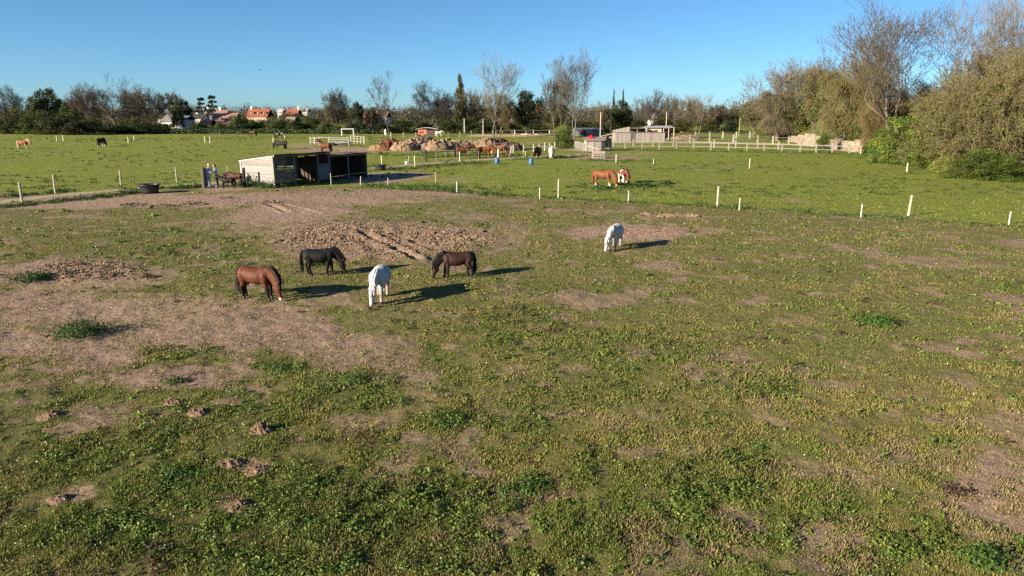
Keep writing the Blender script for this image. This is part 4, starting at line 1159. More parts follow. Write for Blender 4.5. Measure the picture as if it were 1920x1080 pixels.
# hedge belt on the left, dark
for k, (px, Y, top, w, cl, lab) in enumerate([
        (18, 200, 207, 80, (.55, .55, .5), 'dark shrub at the far left end of the hedge'), (62, 196, 200, 70, (.9, .85, .6), 'olive shrub in the hedge below the domed evergreen'), (104, 192, 204, 80, (.55, .6, .5), 'dark shrub in the hedge behind the white marker posts'),
        (150, 190, 218, 80, (.42, .46, .42), 'low very dark shrub left of the spreading tree trunk'), (200, 192, 226, 90, (.42, .48, .42), 'low dark shrub at the foot of the spreading tree'), (262, 196, 224, 80, (.5, .55, .45), 'dark green shrub right of the spreading tree trunk'),
        (130, 198, 196, 60, (1.0, .9, .6), 'brownish olive shrub between the two evergreens'), (240, 204, 214, 60, (1.2, 1.05, .55), 'yellowish shrub behind the big spreading trunk'), (165, 204, 212, 50, (1.3, 1.1, .5), 'mustard green shrub left of the big spreading trunk'), (30, 205, 195, 60, (1.1, .9, .7), 'brownish shrub under the pale bare tree at the left')]):
    tree('bush', px, Y, top, w, lab, 'shrub', color=cl, v=k, group='shrubs of the left hedge')
for k, (px, Y, top, w, cl, lab) in enumerate([
        (300, 206, 224, 46, (.65, .7, .6), 'dark bush in front of the grey roofed house'), (366, 206, 222, 40, (.75, .8, .7), 'round dark green bush right of the grey white house'), (408, 208, 224, 26, (1.1, 1.15, .8), 'small green tree in front of the pink roof'), (445, 206, 211, 50, (1.15, 1.15, .85), 'light green bush right of the pink house'), (437, 204, 228, 40, (.45, .5, .5), 'low dark bush below the light green one'),
        (482, 212, 219, 52, (.85, .85, .75), 'mid green bush below the orange roofed house'), (516, 208, 214, 54, (1.05, 1.05, .75), 'green bush between the two red roofed houses'), (552, 206, 219, 44, (.6, .6, .65), 'dark purple green bush below the dark red roof'), (580, 210, 208, 50, (1.15, 1.1, .7), 'bright green bush left of the ivy clad bare tree'), (612, 206, 224, 40, (.8, .8, .6), 'green bush at the foot of the ivy clad bare tree'),
        (500, 222, 217, 44, (.95, .9, .75), 'olive bush right below the orange roof'), (534, 226, 216, 40, (.8, .8, .7), 'dull green bush left below the dark red roof'), (470, 226, 218, 36, (1.0, 1.0, .8), 'green bush left below the orange roof'), (420, 214, 228, 40, (.7, .75, .65), 'dark green bush at the foot of the pink house'), (392, 212, 231, 26, (.9, .95, .75), 'small green bush in front of the pink roofed low house'),
        (632, 204, 230, 30, (1.3, 1.05, .8), 'pale brown bush left of the white goal'), (460, 230, 212, 40, (.8, .8, .8), 'dull green bush beside the orange roof'), (548, 300, 205, 60, (.9, .85, .8), 'hazy bush behind the dark red roof')]):
    tree('bush', px, Y, top, w, lab, 'bush', color=cl, v=k, group='bushes in front of the village')
tree('hazel', 628, 224, 166, 50, 'bare tree with a leafy brown ivy clad lower crown behind the goal', bark=(.20, .165, .14), group=TREES)
tree('budding', 626, 226, 190, 46, 'rusty brown leafing tree around the ivy clad bare tree', color=(1.0, .95, .75), bark=(.17, .12, .08), v=2, group=TREES)
tree('dark', 668, 240, 186, 30, 'dark umbrella shaped tree left of the slim bare tree', color=(.9, .95, 1), v=1, group=TREES)
tree('budding', 700, 244, 200, 50, 'brownish tree behind the slim bare tree', color=(.9, .8, .8), bark=(.14, .11, .09), group=TREES)
tree('budding', 655, 246, 205, 46, 'olive brown tree between the goal and the ivy clad tree', color=(.9, .85, .7), bark=(.14, .11, .09), v=1, group=TREES)
tree('slim', 729, 196, 130, 62, 'slim bare tree with a straight dark trunk left of the red hut', bark=(.115, .10, .085), group=TREES)
for k, (px, Y, top, w, cl, lab) in enumerate([
        (672, 204, 222, 60, (.34, .38, .40), 'very dark hedge shrub right of the goal'), (712, 202, 224, 56, (.30, .34, .36), 'very dark hedge shrub behind the slim trunk'), (754, 204, 218, 56, (.5, .55, .45), 'dark green hedge shrub left of the red hut'), (796, 206, 224, 50, (.45, .48, .42), 'dark hedge shrub behind the red hut'), (838, 204, 216, 56, (.6, .62, .5), 'green hedge shrub right of the red hut'),
        (880, 204, 212, 60, (.6, .6, .5), 'green brown hedge shrub behind the tall lamp poles'), (922, 206, 218, 56, (.42, .45, .4), 'dark hedge shrub behind the tall bare trunk'), (962, 206, 224, 50, (.36, .4, .38), 'dark hedge shrub left of the big evergreen trunk'), (1010, 206, 224, 56, (.32, .36, .36), 'dark hedge shrub right of the big evergreen trunk'), (1090, 200, 222, 70, (.26, .3, .3), 'very dark shrub behind the twin trunked tree'), (1120, 210, 214, 46, (.9, .8, .6), 'olive tan shrub right of the twin trunked tree')]):
    tree('bush', px, Y, top, w, lab, 'shrub', color=cl, v=k, group='dark shrubs of the middle hedge')
tree('fan', 806, 218, 154, 84, 'fan shaped bare tree above the red hut', bark=(.19, .165, .145), group=TREES)
tree('hazel', 830, 222, 176, 50, 'twiggy grey brown tree between the fan shaped tree and the poplar', bark=(.19, .155, .12), group=TREES)
tree('poplar', 863, 232, 140, 40, 'broad greenish column shaped poplar left of the tallest middle tree', group=TREES)
tree('budding', 888, 226, 168, 50, 'orange brown budding tree right of the poplar', color=(1.0, .92, .75), bark=(.19, .135, .085), group=TREES)
tree('ash', 926, 158, 97, 84, 'tall bare ash with a pale trunk standing behind the soil heaps', bark=(.215, .195, .165), rz=1.0, group=TREES)
tree('budding', 935, 170, 172, 66, 'rusty leafing thicket in the lower crown of the tall bare ash', color=(1.0, .88, .65), bark=(.20, .13, .08), v=1, group=TREES)
tree('dark', 988, 176, 167, 74, 'big round dark evergreen with a pale trunk beyond the arena', color=(.95, .9, .85), bark=(.30, .26, .22), v=0, group=TREES)
tree('twin', 1076, 146, 90, 88, 'tallest bare tree, twin trunked, standing behind the round bush', bark=(.225, .205, .175), rz=.4, group=TREES)
tree('hazel', 1044, 160, 132, 62, 'twiggy half of the crown left of the twin trunked tree', bark=(.23, .185, .13), group=TREES)
tree('budding', 1040, 168, 186, 60, 'orange brown leafing tree under the twin trunked tree', color=(1.05, .9, .65), bark=(.22, .15, .09), v=2, group=TREES)
tree('hazel', 1128, 190, 190, 44, 'tan twiggy tree right of the twin trunked tree', bark=(.24, .185, .10), group=TREES)
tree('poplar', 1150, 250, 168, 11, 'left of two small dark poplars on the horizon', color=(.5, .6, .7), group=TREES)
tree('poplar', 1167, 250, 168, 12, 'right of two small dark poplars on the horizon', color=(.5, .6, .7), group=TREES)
tree('dark', 1166, 196, 186, 46, 'dark conifer with a bare stem behind the long white shed', color=(.85, 1.0, .85), group=TREES)
tree('dark', 1146, 204, 200, 36, 'dark tree left of the conifer behind the long white shed', color=(.6, .7, .7), v=1, group=TREES)
tree('fan', 1222, 222, 168, 60, 'grey bare fan shaped tree behind the cream cabin', bark=(.22, .195, .17), group=TREES)
tree('hazel', 1262, 220, 176, 50, 'grey brown twiggy tree right of the cream cabin', bark=(.22, .175, .13), group=TREES)
tree('hazel', 1294, 206, 180, 46, 'orange brown twiggy tree between cabin and pale trunk', bark=(.22, .165, .11), group=TREES)
tree('ash', 1312, 190, 174, 54, 'bare tree with a pale trunk left of the fenced paddocks', bark=(.27, .21, .15), v=1, group=TREES)
tree('budding', 1345, 216, 194, 46, 'dull brown leafing tree in the row behind the paddock posts', color=(.8, .75, .7), bark=(.16, .12, .09), v=1, group=TREES)
tree('slim', 1384, 250, 178, 32, 'small round headed bare tree on the horizon at the right', bark=(.20, .175, .155), group=TREES)
tree('budding', 1374, 222, 198, 40, 'brown leafing tree below the round headed bare tree', color=(.8, .7, .65), bark=(.16, .115, .08), v=2, group=TREES)
for k, (px, Y, top, w, cl, lab) in enumerate([
        (1190, 206, 212, 50, (.55, .6, .5), 'dark bush behind the long white shed'), (1240, 210, 214, 56, (.7, .55, .45), 'brown bush behind the cream cabin'), (1282, 206, 218, 50, (1.1, .7, .45), 'rusty bush right of the cabin'), (1330, 206, 216, 50, (.75, .6, .5), 'brown bush behind the post rows'), (1372, 204, 222, 44, (.4, .45, .42), 'dark bush behind the post rows'), (1146, 212, 218, 50, (.5, .5, .42), 'dark brown bush behind the ramp shed')]):
    tree('bush', px, Y, top, w, lab, 'bush', color=cl, v=k, group='bushes behind the sheds')
tree('bright', 1056, 112, 229, 52, 'round bright green bush standing alone beside the yard', 'bush', color=(.85, .92, .8), group=None)
# ---- the tall row on the right
RT = 'trees of the tall row on the right'
tree('green', 1416, 178, 182, 64, 'fresh green tree at the far end of the right hand row', color=(1.35, 1.35, .9), group=RT)
tree('hazel', 1482, 150, 112, 140, 'grey twiggy tree at the far end of the right hand row', bark=(.24, .195, .15), group=RT)
tree('willow', 1462, 142, 160, 90, 'grey brown drooping tree with a bent pale limb, left in the row', color=(1.0, .95, 1.0), bark=(.30, .25, .20), group=RT)
tree('budding', 1450, 158, 170, 70, 'olive budding tree between the fresh green tree and the grey one', color=(1.3, 1.2, .7), bark=(.20, .16, .10), group=RT)
tree('budding', 1534, 124, 122, 96, 'yellowish green ivy clad tree in the middle of the right row', color=(1.35, 1.25, .65), bark=(.22, .18, .11), v=1, group=RT)
tree('green', 1546, 122, 150, 56, 'ivy covered green stem tree above the stone wall', color=(1.1, 1.25, .7), v=1, group=RT)
tree('willow', 1600, 106, 112, 124, 'tan weeping tree hanging over the stone wall', color=(1.1, 1.0, .8), bark=(.30, .235, .15), v=1, group=RT)
tree('hazel', 1618, 112, 76, 110, 'grey twiggy tree behind the weeping tree', bark=(.26, .205, .155), group=RT)
tree('bigoak', 1700, 92, 2, 290, 'tallest wide bare tree rising above the right row', bark=(.25, .205, .155), rz=2.2, group=RT)
tree('willow', 1660, 96, 178, 90, 'tan hanging thicket at the foot of the tallest bare tree', color=(1.15, 1.0, .75), bark=(.30, .23, .14), group=RT)
tree('budding', 1770, 84, 150, 130, 'mixed budding thicket right of the tallest bare tree', color=(1.1, 1.25, .7), bark=(.24, .19, .12), v=2, group=RT)
tree('hazel', 1690, 104, 150, 150, 'grey brown twiggy thicket behind the tallest bare tree', bark=(.26, .20, .14), group=RT)
tree('hazel', 1768, 98, 150, 140, 'twiggy thicket filling the gap right of the tallest bare tree', bark=(.27, .205, .14), group=RT)
tree('green', 1776, 92, 172, 90, 'ivy green tree right of the foot of the tallest bare tree', color=(.85, .95, .7), group=RT)
tree('green', 1716, 96, 186, 80, 'dark ivy green tree behind the large bright green bush', color=(.7, .8, .65), v=1, group=RT)
tree('hazel', 1905, 74, 56, 190, 'tall twiggy brown tree behind the thicket at the right edge', bark=(.27, .205, .13), group=RT)
tree('budding', 1935, 66, 96, 180, 'olive leafing tree cut by the right edge of the photo', color=(1.2, 1.35, .6), bark=(.26, .205, .12), v=1, group=RT)
tree('budding', 1808, 70, 168, 120, 'olive brown budding tree left of the broad tan thicket', color=(1.15, 1.3, .6), bark=(.25, .19, .12), v=1, group=RT)
tree('budding', 1590, 116, 150, 110, 'brown olive thicket behind the weeping tree and the wall', color=(1.1, 1.2, .65), bark=(.25, .19, .12), v=0, group=RT)
tree('budding', 1500, 140, 170, 90, 'olive brown thicket behind the low stone wall', color=(1.15, 1.3, .6), bark=(.24, .19, .12), v=2, group=RT)
tree('green', 1644, 102, 196, 80, 'leafy green tree at the left end of the bright bushes', color=(1.2, 1.3, .8), group=RT)
tree('green', 1576, 120, 176, 70, 'leafy green tree behind the tan weeping tree', color=(1.2, 1.25, .75), v=1, group=RT)
tree('green', 1500, 140, 180, 70, 'leafy green tree above the low stone wall', color=(1.3, 1.3, .75), group=RT)
tree('green', 1826, 70, 196, 100, 'leafy green tree behind the broad tan thicket', color=(1.2, 1.25, .7), v=1, group=RT)
tree('green', 1904, 64.5, 176, 110, 'olive green leafy tree low at the right edge', color=(1.35, 1.25, .75), group=RT)
tree('bright', 1618, 104, 238, 60, 'fresh green bush in front of the weeping tree', 'bush', color=(1.0, 1.05, .8), group='bushes of the right row')
tree('bright', 1442, 150, 216, 60, 'fresh green bush at the far end of the right row', 'bush', color=(1.15, 1.1, .8), v=1, group='bushes of the right row')
tree('bright', 1480, 143, 222, 50, 'green bush below the grey brown drooping tree', 'bush', color=(1.0, 1.0, .7), group='bushes of the right row')
tree('hazel', 1548, 128, 116, 110, 'grey brown twiggy crown behind the ivy clad tree', bark=(.22, .19, .15), group=RT)
tree('budding', 1418, 166, 176, 80, 'olive leafing tree beside the fresh green one at the far end', color=(1.1, 1.25, .7), bark=(.2, .17, .12), v=2, group=RT)
tree('bigoak', 1890, 78, -40, 200, 'bare tree cut by the right edge of the photo', bark=(.25, .21, .165), v=1, rz=.6, group=RT)
tree('hazel', 1868, 70, 72, 170, 'big brown twiggy tree in front at the right edge', bark=(.26, .20, .125), group=RT)
tree('budding', 1862, 64, 110, 190, 'large olive leafing tree at the right edge', color=(1.25, 1.4, .6), bark=(.26, .205, .12), v=0, group=RT)
tree('thicket', 1836, 63, 146, 180, 'broad tan thicket with arching twigs near the right edge', name='thicket_tree', color=(1.1, 1.1, .8), bark=(.27, .21, .12), group=RT)
tree('thicket', 1925, 61, 88, 210, 'olive twiggy thicket partly outside the right edge', name='thicket_tree', color=(1.05, 1.15, .75), bark=(.27, .21, .12), v=1, group=RT)
for k, (kd, px, Y, top, w, cl, lab) in enumerate([
        ('bright', 1706, 78, 198, 150, (1.05, 1.1, 1.0), 'large bright green bush in the middle of the right row'), ('bright', 1660, 84, 228, 60, (.85, .9, .9), 'green bush at the left end of the bright bushes'), ('bright', 1768, 72, 222, 110, (1.15, 1.05, .9), 'yellow green bush right of the large bright one'),
        ('bright', 1800, 64, 262, 84, (2.1, 1.6, 2.0), 'pale yellowish blossoming bush near the right edge'), ('bright', 1850, 58.5, 268, 120, (.72, .76, .7), 'dark green bush below the broad tan thicket'), ('bright', 1900, 57.5, 276, 110, (.75, .8, .7), 'dark green bush at the right edge of the photo'), ('bright', 1870, 58.5, 306, 60, (.85, 1.0, .7), 'low leafy bush at the right edge in front'), ('bright', 1642, 92, 262, 36, (.55, .62, .6), 'low dark ivy bush at the end of the stone wall'), ('bright', 1548, 104, 240, 34, (.85, .95, .8), 'ivy bush between the two pieces of stone wall'), ('bright', 1730, 74, 270, 80, (.8, .9, .8), 'low green bush in front of the large bright one')]):
    tree(kd, px, Y, top, w, lab, 'bush', color=cl, v=k, group='bushes of the right row')


# the wooded skyline that reads as one mass
def skyline():
    rg = np.random.default_rng(77)
    P = []; Nn = []; C = []
    for _ in range(520):
        Y = rg.uniform(345, 640); px = rg.uniform(-200, 1560); x = XT(px, 215, Y)
        h = rg.uniform(7, 10.5) + (Y - 300) * .010; w = rg.uniform(4, 9); tone = rg.uniform(.6, 1.3); hue = rg.random()
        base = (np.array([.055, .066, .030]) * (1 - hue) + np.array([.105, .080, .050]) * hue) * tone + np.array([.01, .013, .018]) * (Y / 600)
        n = 420
        u = rg.normal(0, 1, (n, 3)); u /= np.linalg.norm(u, axis=1)[:, None]; u[:, 2] = np.abs(u[:, 2])
        q = (.55 + .45 * rg.random(n))[:, None]
        lump = 1 + .35 * (vn(u[:, 0] * 2.3 + _, u[:, 1] * 2.3 + u[:, 2] * 2) - .5)[:, None]
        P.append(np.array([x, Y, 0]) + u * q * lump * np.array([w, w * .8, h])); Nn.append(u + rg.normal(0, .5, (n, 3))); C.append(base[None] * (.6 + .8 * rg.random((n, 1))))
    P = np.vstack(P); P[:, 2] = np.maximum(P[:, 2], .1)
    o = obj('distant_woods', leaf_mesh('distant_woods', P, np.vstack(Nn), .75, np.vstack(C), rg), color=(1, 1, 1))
    tag(o, 'distant wooded skyline behind the village', 'woods', kind='stuff')
    # rough bank at the foot of the hedges
    P = []; Nn = []; C = []
    for _ in range(900):
        px = rg.uniform(-150, 720); Y = rg.uniform(196, 214); x = XT(px, 240, Y); n = 40
        u = rg.normal(0, 1, (n, 3)); u /= np.linalg.norm(u, axis=1)[:, None]; u[:, 2] = np.abs(u[:, 2])
        P.append(np.array([x, Y, 0]) + u * np.array([1.5, 1.2, .9 + .5 * rg.random()])); Nn.append(u + rg.normal(0, .5, (n, 3))); C.append(np.array([[.052, .075, .024]]) * (.5 + .8 * rg.random((n, 1))))
    P = np.vstack(P)
    o = obj('hedge_bank', leaf_mesh('hedge_bank', P, np.vstack(Nn), .42, np.vstack(C), rg), color=(1, 1, 1))
    tag(o, 'rough green bank at the foot of the far hedges', 'hedge bank', kind='stuff')
    # underwood of the right row
    P = []; Nn = []; C = []
    for _ in range(620):
        t = rg.random(); a, b = G(1655, 293), G(2060, 352)
        x = a[0] + (b[0] - a[0]) * t + rg.uniform(.8, 7); Y = a[1] + (b[1] - a[1]) * t + rg.uniform(.5, 5); n = 60; h = rg.uniform(.5, 2.0)
        u = rg.normal(0, 1, (n, 3)); u /= np.linalg.norm(u, axis=1)[:, None]; u[:, 2] = np.abs(u[:, 2])
        hue = rg.random(); base = np.array([.045, .070, .018]) * (1 - hue) + np.array([.085, .105, .030]) * hue
        P.append(np.array([x, Y, 0]) + u * np.array([.9, .8, h])); Nn.append(u + rg.normal(0, .5, (n, 3))); C.append(base[None] * (.5 + .9 * rg.random((n, 1))))
    o = obj('underwood', leaf_mesh('underwood', np.vstack(P), np.vstack(Nn), .15, np.vstack(C), rg), color=(1, 1, 1))
    tag(o, 'tangled green underwood at the foot of the right row of trees', 'underwood', kind='stuff')


skyline()
# ------------------------------------------------------------------ the open fronted stable
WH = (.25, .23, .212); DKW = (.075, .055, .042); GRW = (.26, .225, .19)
F1 = Vector((-17.4, 51.2, 0)); FD = math.atan2(8.3, 5.1)


def planks(mb, p, q, z0, z1, h, th, col, rg, gap=-.012, holes=(), slope=0.0, nrm=None):
    """horizontal boards between two plan points; slope raises/cuts the top towards q"""
    L = (Vector(q) - Vector(p)).length; d = (Vector(q) - Vector(p)).normalized()
    z = z0; k = 0
    while z < max(z1, z1 + slope) - .02:
        zt = z + h
        # span where the wall is high enough
        a, b = 0, L
        if slope < 0 and zt > z1 + slope:
            b = L * min(1, max(0, (z1 - zt + h * .5) / -slope))
        spans = [(a, b)]
        for (ha, hb, hz0, hz1) in holes:
            if z + h * .5 > hz0 and z + h * .5 < hz1:
                spans = [s for (u, v) in spans for s in ((u, min(v, ha)), (max(u, hb), v)) if s[1] - s[0] > .05]
        for (u, v) in spans:
            if v - u < .1: continue
            g = rg.uniform(.8, 1.15); t = rg.uniform(-.008, .008)
            P = Vector(p) + d * u; Q = Vector(p) + d * v
            mb.beam((P.x, P.y, z + h / 2 + rg.uniform(-.006, .006)), (Q.x, Q.y, z + h / 2 + rg.uniform(-.006, .006)), th + rg.uniform(0, .006), h - gap, tuple(c * g for c in col))
        z += h; k += 1


def corrugated(mb, x0, x1, yf, yb, zf, zb, col, rg, lift=0.0, n_per=.18):
    n = int((x1 - x0) / (n_per / 4)); V = []; C = []
    for j, (y, z) in enumerate(((yf, zf), ((yf + yb) / 2, (zf + zb) / 2), (yb, zb))):
        for i in range(n + 1):
            x = x0 + (x1 - x0) * i / n
            V.append((x, y, z + .024 * math.cos(i * PI / 2) + lift + .02 * math.sin(x * 1.7)))
            C.append(tuple(c * (.7 + .6 * vn(np.array([x * 1.2]), np.array([float(j)]), 7)[0]) for c in col))
    F = [(j * (n + 1) + i, j * (n + 1) + i + 1, (j + 1) * (n + 1) + i + 1, (j + 1) * (n + 1) + i) for j in range(2) for i in range(n)]
    m = len(V)
    V += [(x, y, z - .012) for x, y, z in V]; C += C[:]
    F2 = [tuple(reversed([i + m for i in f])) for f in F]
    mb.add(V, F + F2, C)


def stable():
    rg = random.Random(5)
    root = thing('stable', 'open fronted wooden pony stable with pale side wall and corrugated roof', 'stable', tuple(F1), FD)
    D1 = 3.6; Lm, Le = 5.5, 9.7
    Zf, Zb = 2.36, 1.86
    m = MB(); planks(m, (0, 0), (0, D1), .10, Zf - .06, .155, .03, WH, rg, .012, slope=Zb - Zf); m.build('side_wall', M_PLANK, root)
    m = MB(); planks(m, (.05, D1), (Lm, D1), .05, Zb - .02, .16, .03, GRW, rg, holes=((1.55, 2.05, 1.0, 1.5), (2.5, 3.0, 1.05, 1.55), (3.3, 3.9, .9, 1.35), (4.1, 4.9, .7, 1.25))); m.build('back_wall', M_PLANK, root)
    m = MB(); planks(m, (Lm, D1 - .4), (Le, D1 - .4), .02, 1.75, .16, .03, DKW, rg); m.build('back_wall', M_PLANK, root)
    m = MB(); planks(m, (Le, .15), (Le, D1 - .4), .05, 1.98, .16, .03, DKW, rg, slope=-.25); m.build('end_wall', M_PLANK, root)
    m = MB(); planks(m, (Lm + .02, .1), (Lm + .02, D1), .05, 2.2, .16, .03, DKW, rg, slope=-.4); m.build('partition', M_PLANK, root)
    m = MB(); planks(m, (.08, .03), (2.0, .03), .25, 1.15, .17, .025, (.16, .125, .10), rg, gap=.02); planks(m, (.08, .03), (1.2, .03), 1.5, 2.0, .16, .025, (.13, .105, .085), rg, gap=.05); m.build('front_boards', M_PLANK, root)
    m = MB()
    planks(m, (4.32, -.03), (5.42, -.03), .18, 1.36, .16, .03, (.15, .147, .145), rg); m.build('half_door', M_PLANK, root)
    m = MB(); m.beam((.1, .02, 1.32), (2.0, .0, 1.34), .05, .09, (.33, .29, .25)); m.build('rail', M_WOOD, root)
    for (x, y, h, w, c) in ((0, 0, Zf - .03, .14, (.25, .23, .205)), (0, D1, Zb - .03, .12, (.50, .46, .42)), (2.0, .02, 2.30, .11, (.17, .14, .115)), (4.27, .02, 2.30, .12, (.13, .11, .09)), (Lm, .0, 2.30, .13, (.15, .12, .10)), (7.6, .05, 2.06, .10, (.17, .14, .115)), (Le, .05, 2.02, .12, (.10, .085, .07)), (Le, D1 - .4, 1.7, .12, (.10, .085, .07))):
        m = MB(); m.beam((x, y, -.15), (x + rg.uniform(-.03, .03), y, h), w, w, c); m.build('post', M_WOOD, root)
    m = MB(); corrugated(m, -.18, Lm + .1, -.28, D1 + .2, Zf + .03, Zb + .03, (.10, .085, .07), rg); m.build('roof', M_TIN, root, True)
    m = MB(); corrugated(m, Lm + .12, Le + .25, -.15, D1 - .1, 2.12, 1.84, (.125, .10, .08), rg); m.build('roof', M_TIN, root, True)
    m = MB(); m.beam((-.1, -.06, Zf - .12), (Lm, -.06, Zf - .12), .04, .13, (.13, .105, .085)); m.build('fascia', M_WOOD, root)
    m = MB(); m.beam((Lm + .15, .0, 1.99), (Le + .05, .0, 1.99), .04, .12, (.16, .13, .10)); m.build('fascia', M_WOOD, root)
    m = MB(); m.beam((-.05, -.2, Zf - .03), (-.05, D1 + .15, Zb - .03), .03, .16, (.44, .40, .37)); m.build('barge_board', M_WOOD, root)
    m = MB(); m.beam((5.7, -1.2, .55), (9.4, -1.0, .60), .03, .05, (.25, .21, .17)); m.build('hitching_rail', M_WOOD, root)
    # straw rack leaning inside
    t = thing('hay_rack', 'slanting wooden rack leaning inside the dark stable', 'rack', tuple(F1 + Matrix.Rotation(FD, 3, 'Z') @ Vector((3.4, 2.6, .02))), FD)
    m = MB(); m.beam((-.7, 0, .0), (-.7, .35, 1.2), .06, .06, GRW); m.beam((.7, 0, 0), (.7, .35, 1.0), .06, .06, GRW); m.build('frame', M_WOOD, t)
    m = MB(); [m.beam((-.75, .05 + .07 * k, .2 + k * .24), (.75, .05 + .07 * k, .2 + k * .22), .04, .07, (.34, .28, .22)) for k in range(5)]; m.build('slats', M_WOOD, t)


stable()


def post(px, pb, pt, w, label, col=(.50, .45, .37), lean=0.0, name='fence_post', cat='post', group=None, mat=None, cap=True, depth=None):
    x, y = G(px, pb); h = (pb - pt) * MPP(y) * 1.02
    m = MB(); m.loft([((0, 0, -.25), w * .55, w * .55), ((lean * .5, 0, h * .5), w * .5, w * .5), ((lean, 0, h - .03), w * .48, w * .48), ((lean * 1.02, .0, h), w * .28, w * .28)], 8, col=col)
    o = m.build(name, mat or M_WOOD, None, loc=(x, y, gz1(x, y)))
    return tag(o, label, cat, group)


GN = 'posts along the near fence line'
for px, pb, pt, w, c, lab in [
        (42, 380, 343, .14, 0, 'thick round wooden post at the left end of the sandy path'), (104, 363, 328, .13, 0, 'wooden post second from the left along the sandy path'), (227, 348, 320, .12, 0, 'wooden post leaning beside the path, left of the black tub'), (332, 342, 314, .12, 0, 'wooden post behind the path, right of the black tub'),
        (428, 334, 312, .09, 0, 'thin pale post behind the ponies at the gate'), (676, 349, 331, .06, 1, 'bent thin white stake at the right end of the stable'), (621, 347, 325, .05, 1, 'thin white stake in the shade in front of the stable'), (728, 351, 334, .06, 1, 'thin white stake in the nettles right of the stable'), (817, 342, 323, .07, 0, 'yellowish post standing back from the nettle strip'), (857, 362, 341, .07, 1, 'slim white stake at the right end of the nettle strip'),
        (1012, 373, 352, .06, 1, 'white stake left of the tall wooden post in the middle'), (1047, 372, 337, .11, 0, 'tall wooden post in the middle of the fence line'), (1178, 380, 358, .06, 1, 'white stake below the chestnut pony'), (1345, 387, 350, .13, 0, 'stout wooden post right of the middle, with a dark side'), (1386, 394, 371, .06, 1, 'white stake just right of the stout wooden post'), (1614, 407, 383, .06, 1, 'white stake left of the rightmost wooden post'), (1703, 405, 367, .13, 0, 'leaning wooden post, rightmost wooden one of the near line'), (1891, 422, 397, .06, 1, 'white stake nearest the right edge')]:
    post(px, pb, pt, w, lab, ((.36, .315, .235), (.50, .48, .43))[c], lean=.05 if px in (104, 227, 1703, 676) else 0, group=GN)
GF_ = 'posts scattered over the right field'
for px, pb, pt, w, lab in [(1155, 306, 290, .10, 'yellowish post in front of the slatted feeder'), (1225, 308, 298, .06, 'faint thin post right of the yellowish one'), (1405, 316, 298, .08, 'thin pole alone in the middle of the right field'), (1700, 323, 306, .11, 'post in front of the bright green bush'), (1711, 310, 298, .09, 'post close to the bright green bush, behind another'), (1657, 297, 287, .10, 'small post at the left foot of the bright bushes'), (1789, 326, 308, .12, 'thick post at the foot of the yellowish blossoming bush'), (1613, 290, 275, .08, 'thin post at the right end of the rail fence')]:
    post(px, pb, pt, w, lab, (.55, .49, .36), group=GF_)
GL_ = 'marker posts in the left field'
for px, pb, pt, lab in [(107, 265, 255, 'left post of the first pair in the left field'), (119, 264, 254, 'right post of the first pair in the left field'), (241, 268, 257, 'left post of the second pair in the left field'), (252, 265, 255, 'right post of the second pair in the left field'), (385, 268, 256, 'left post of the third pair in the left field'), (394, 268, 256, 'right post of the third pair in the left field'), (513, 270, 258, 'post left of the pair of dark horses'), (319, 250, 244, 'tiny white post on the bank below the grey roofed house')]:
    post(px, pb, pt, .16, lab, (.62, .58, .48), group=GL_)
GP_ = 'posts along the sandy path'
for px, pb, pt, w, c, lab in [(716, 309, 292, .12, (.55, .48, .33), 'post behind the black bath tub'), (778, 313, 292, .11, (.56, .49, .34), 'post between the white bucket and the rail fence'), (862, 304, 285, .10, (.60, .56, .45), 'white post in front of the bay horse by the rail fence'), (934, 297, 280, .16, (.70, .66, .58), 'thick white post at the end of the dark rail fence'), (957, 296, 275, .24, (.30, .25, .20), 'thick leaning trunk post at the turn of the path'), (985, 294, 284, .06, (.6, .56, .5), 'thin stake left of the dark brown horse')]:
    post(px, pb, pt, w, lab, c, lean=.15 if px == 957 else 0, group=GP_)
for px, lab, pb, pt, w, c in [(871, 'taller left one of two white lamp poles behind the soil heaps', 256, 224, .22, (.45, .44, .41)), (906, 'thinner right one of two white lamp poles behind the soil heaps', 253, 224, .16, (.50, .48, .43)), (1125, 'thin pole beside the ramp roofed shed', 266, 213, .15, (.50, .43, .33)), (1385, 'thin pale pole standing behind the paddock posts', 256, 222, .12, (.52, .45, .32)), (1248, 'pale pole behind the cream cabin', 252, 212, .16, (.55, .5, .42))]:
    post(px, pb, pt, w, lab, c, name='pole', cat='pole', group='poles beyond the fields')


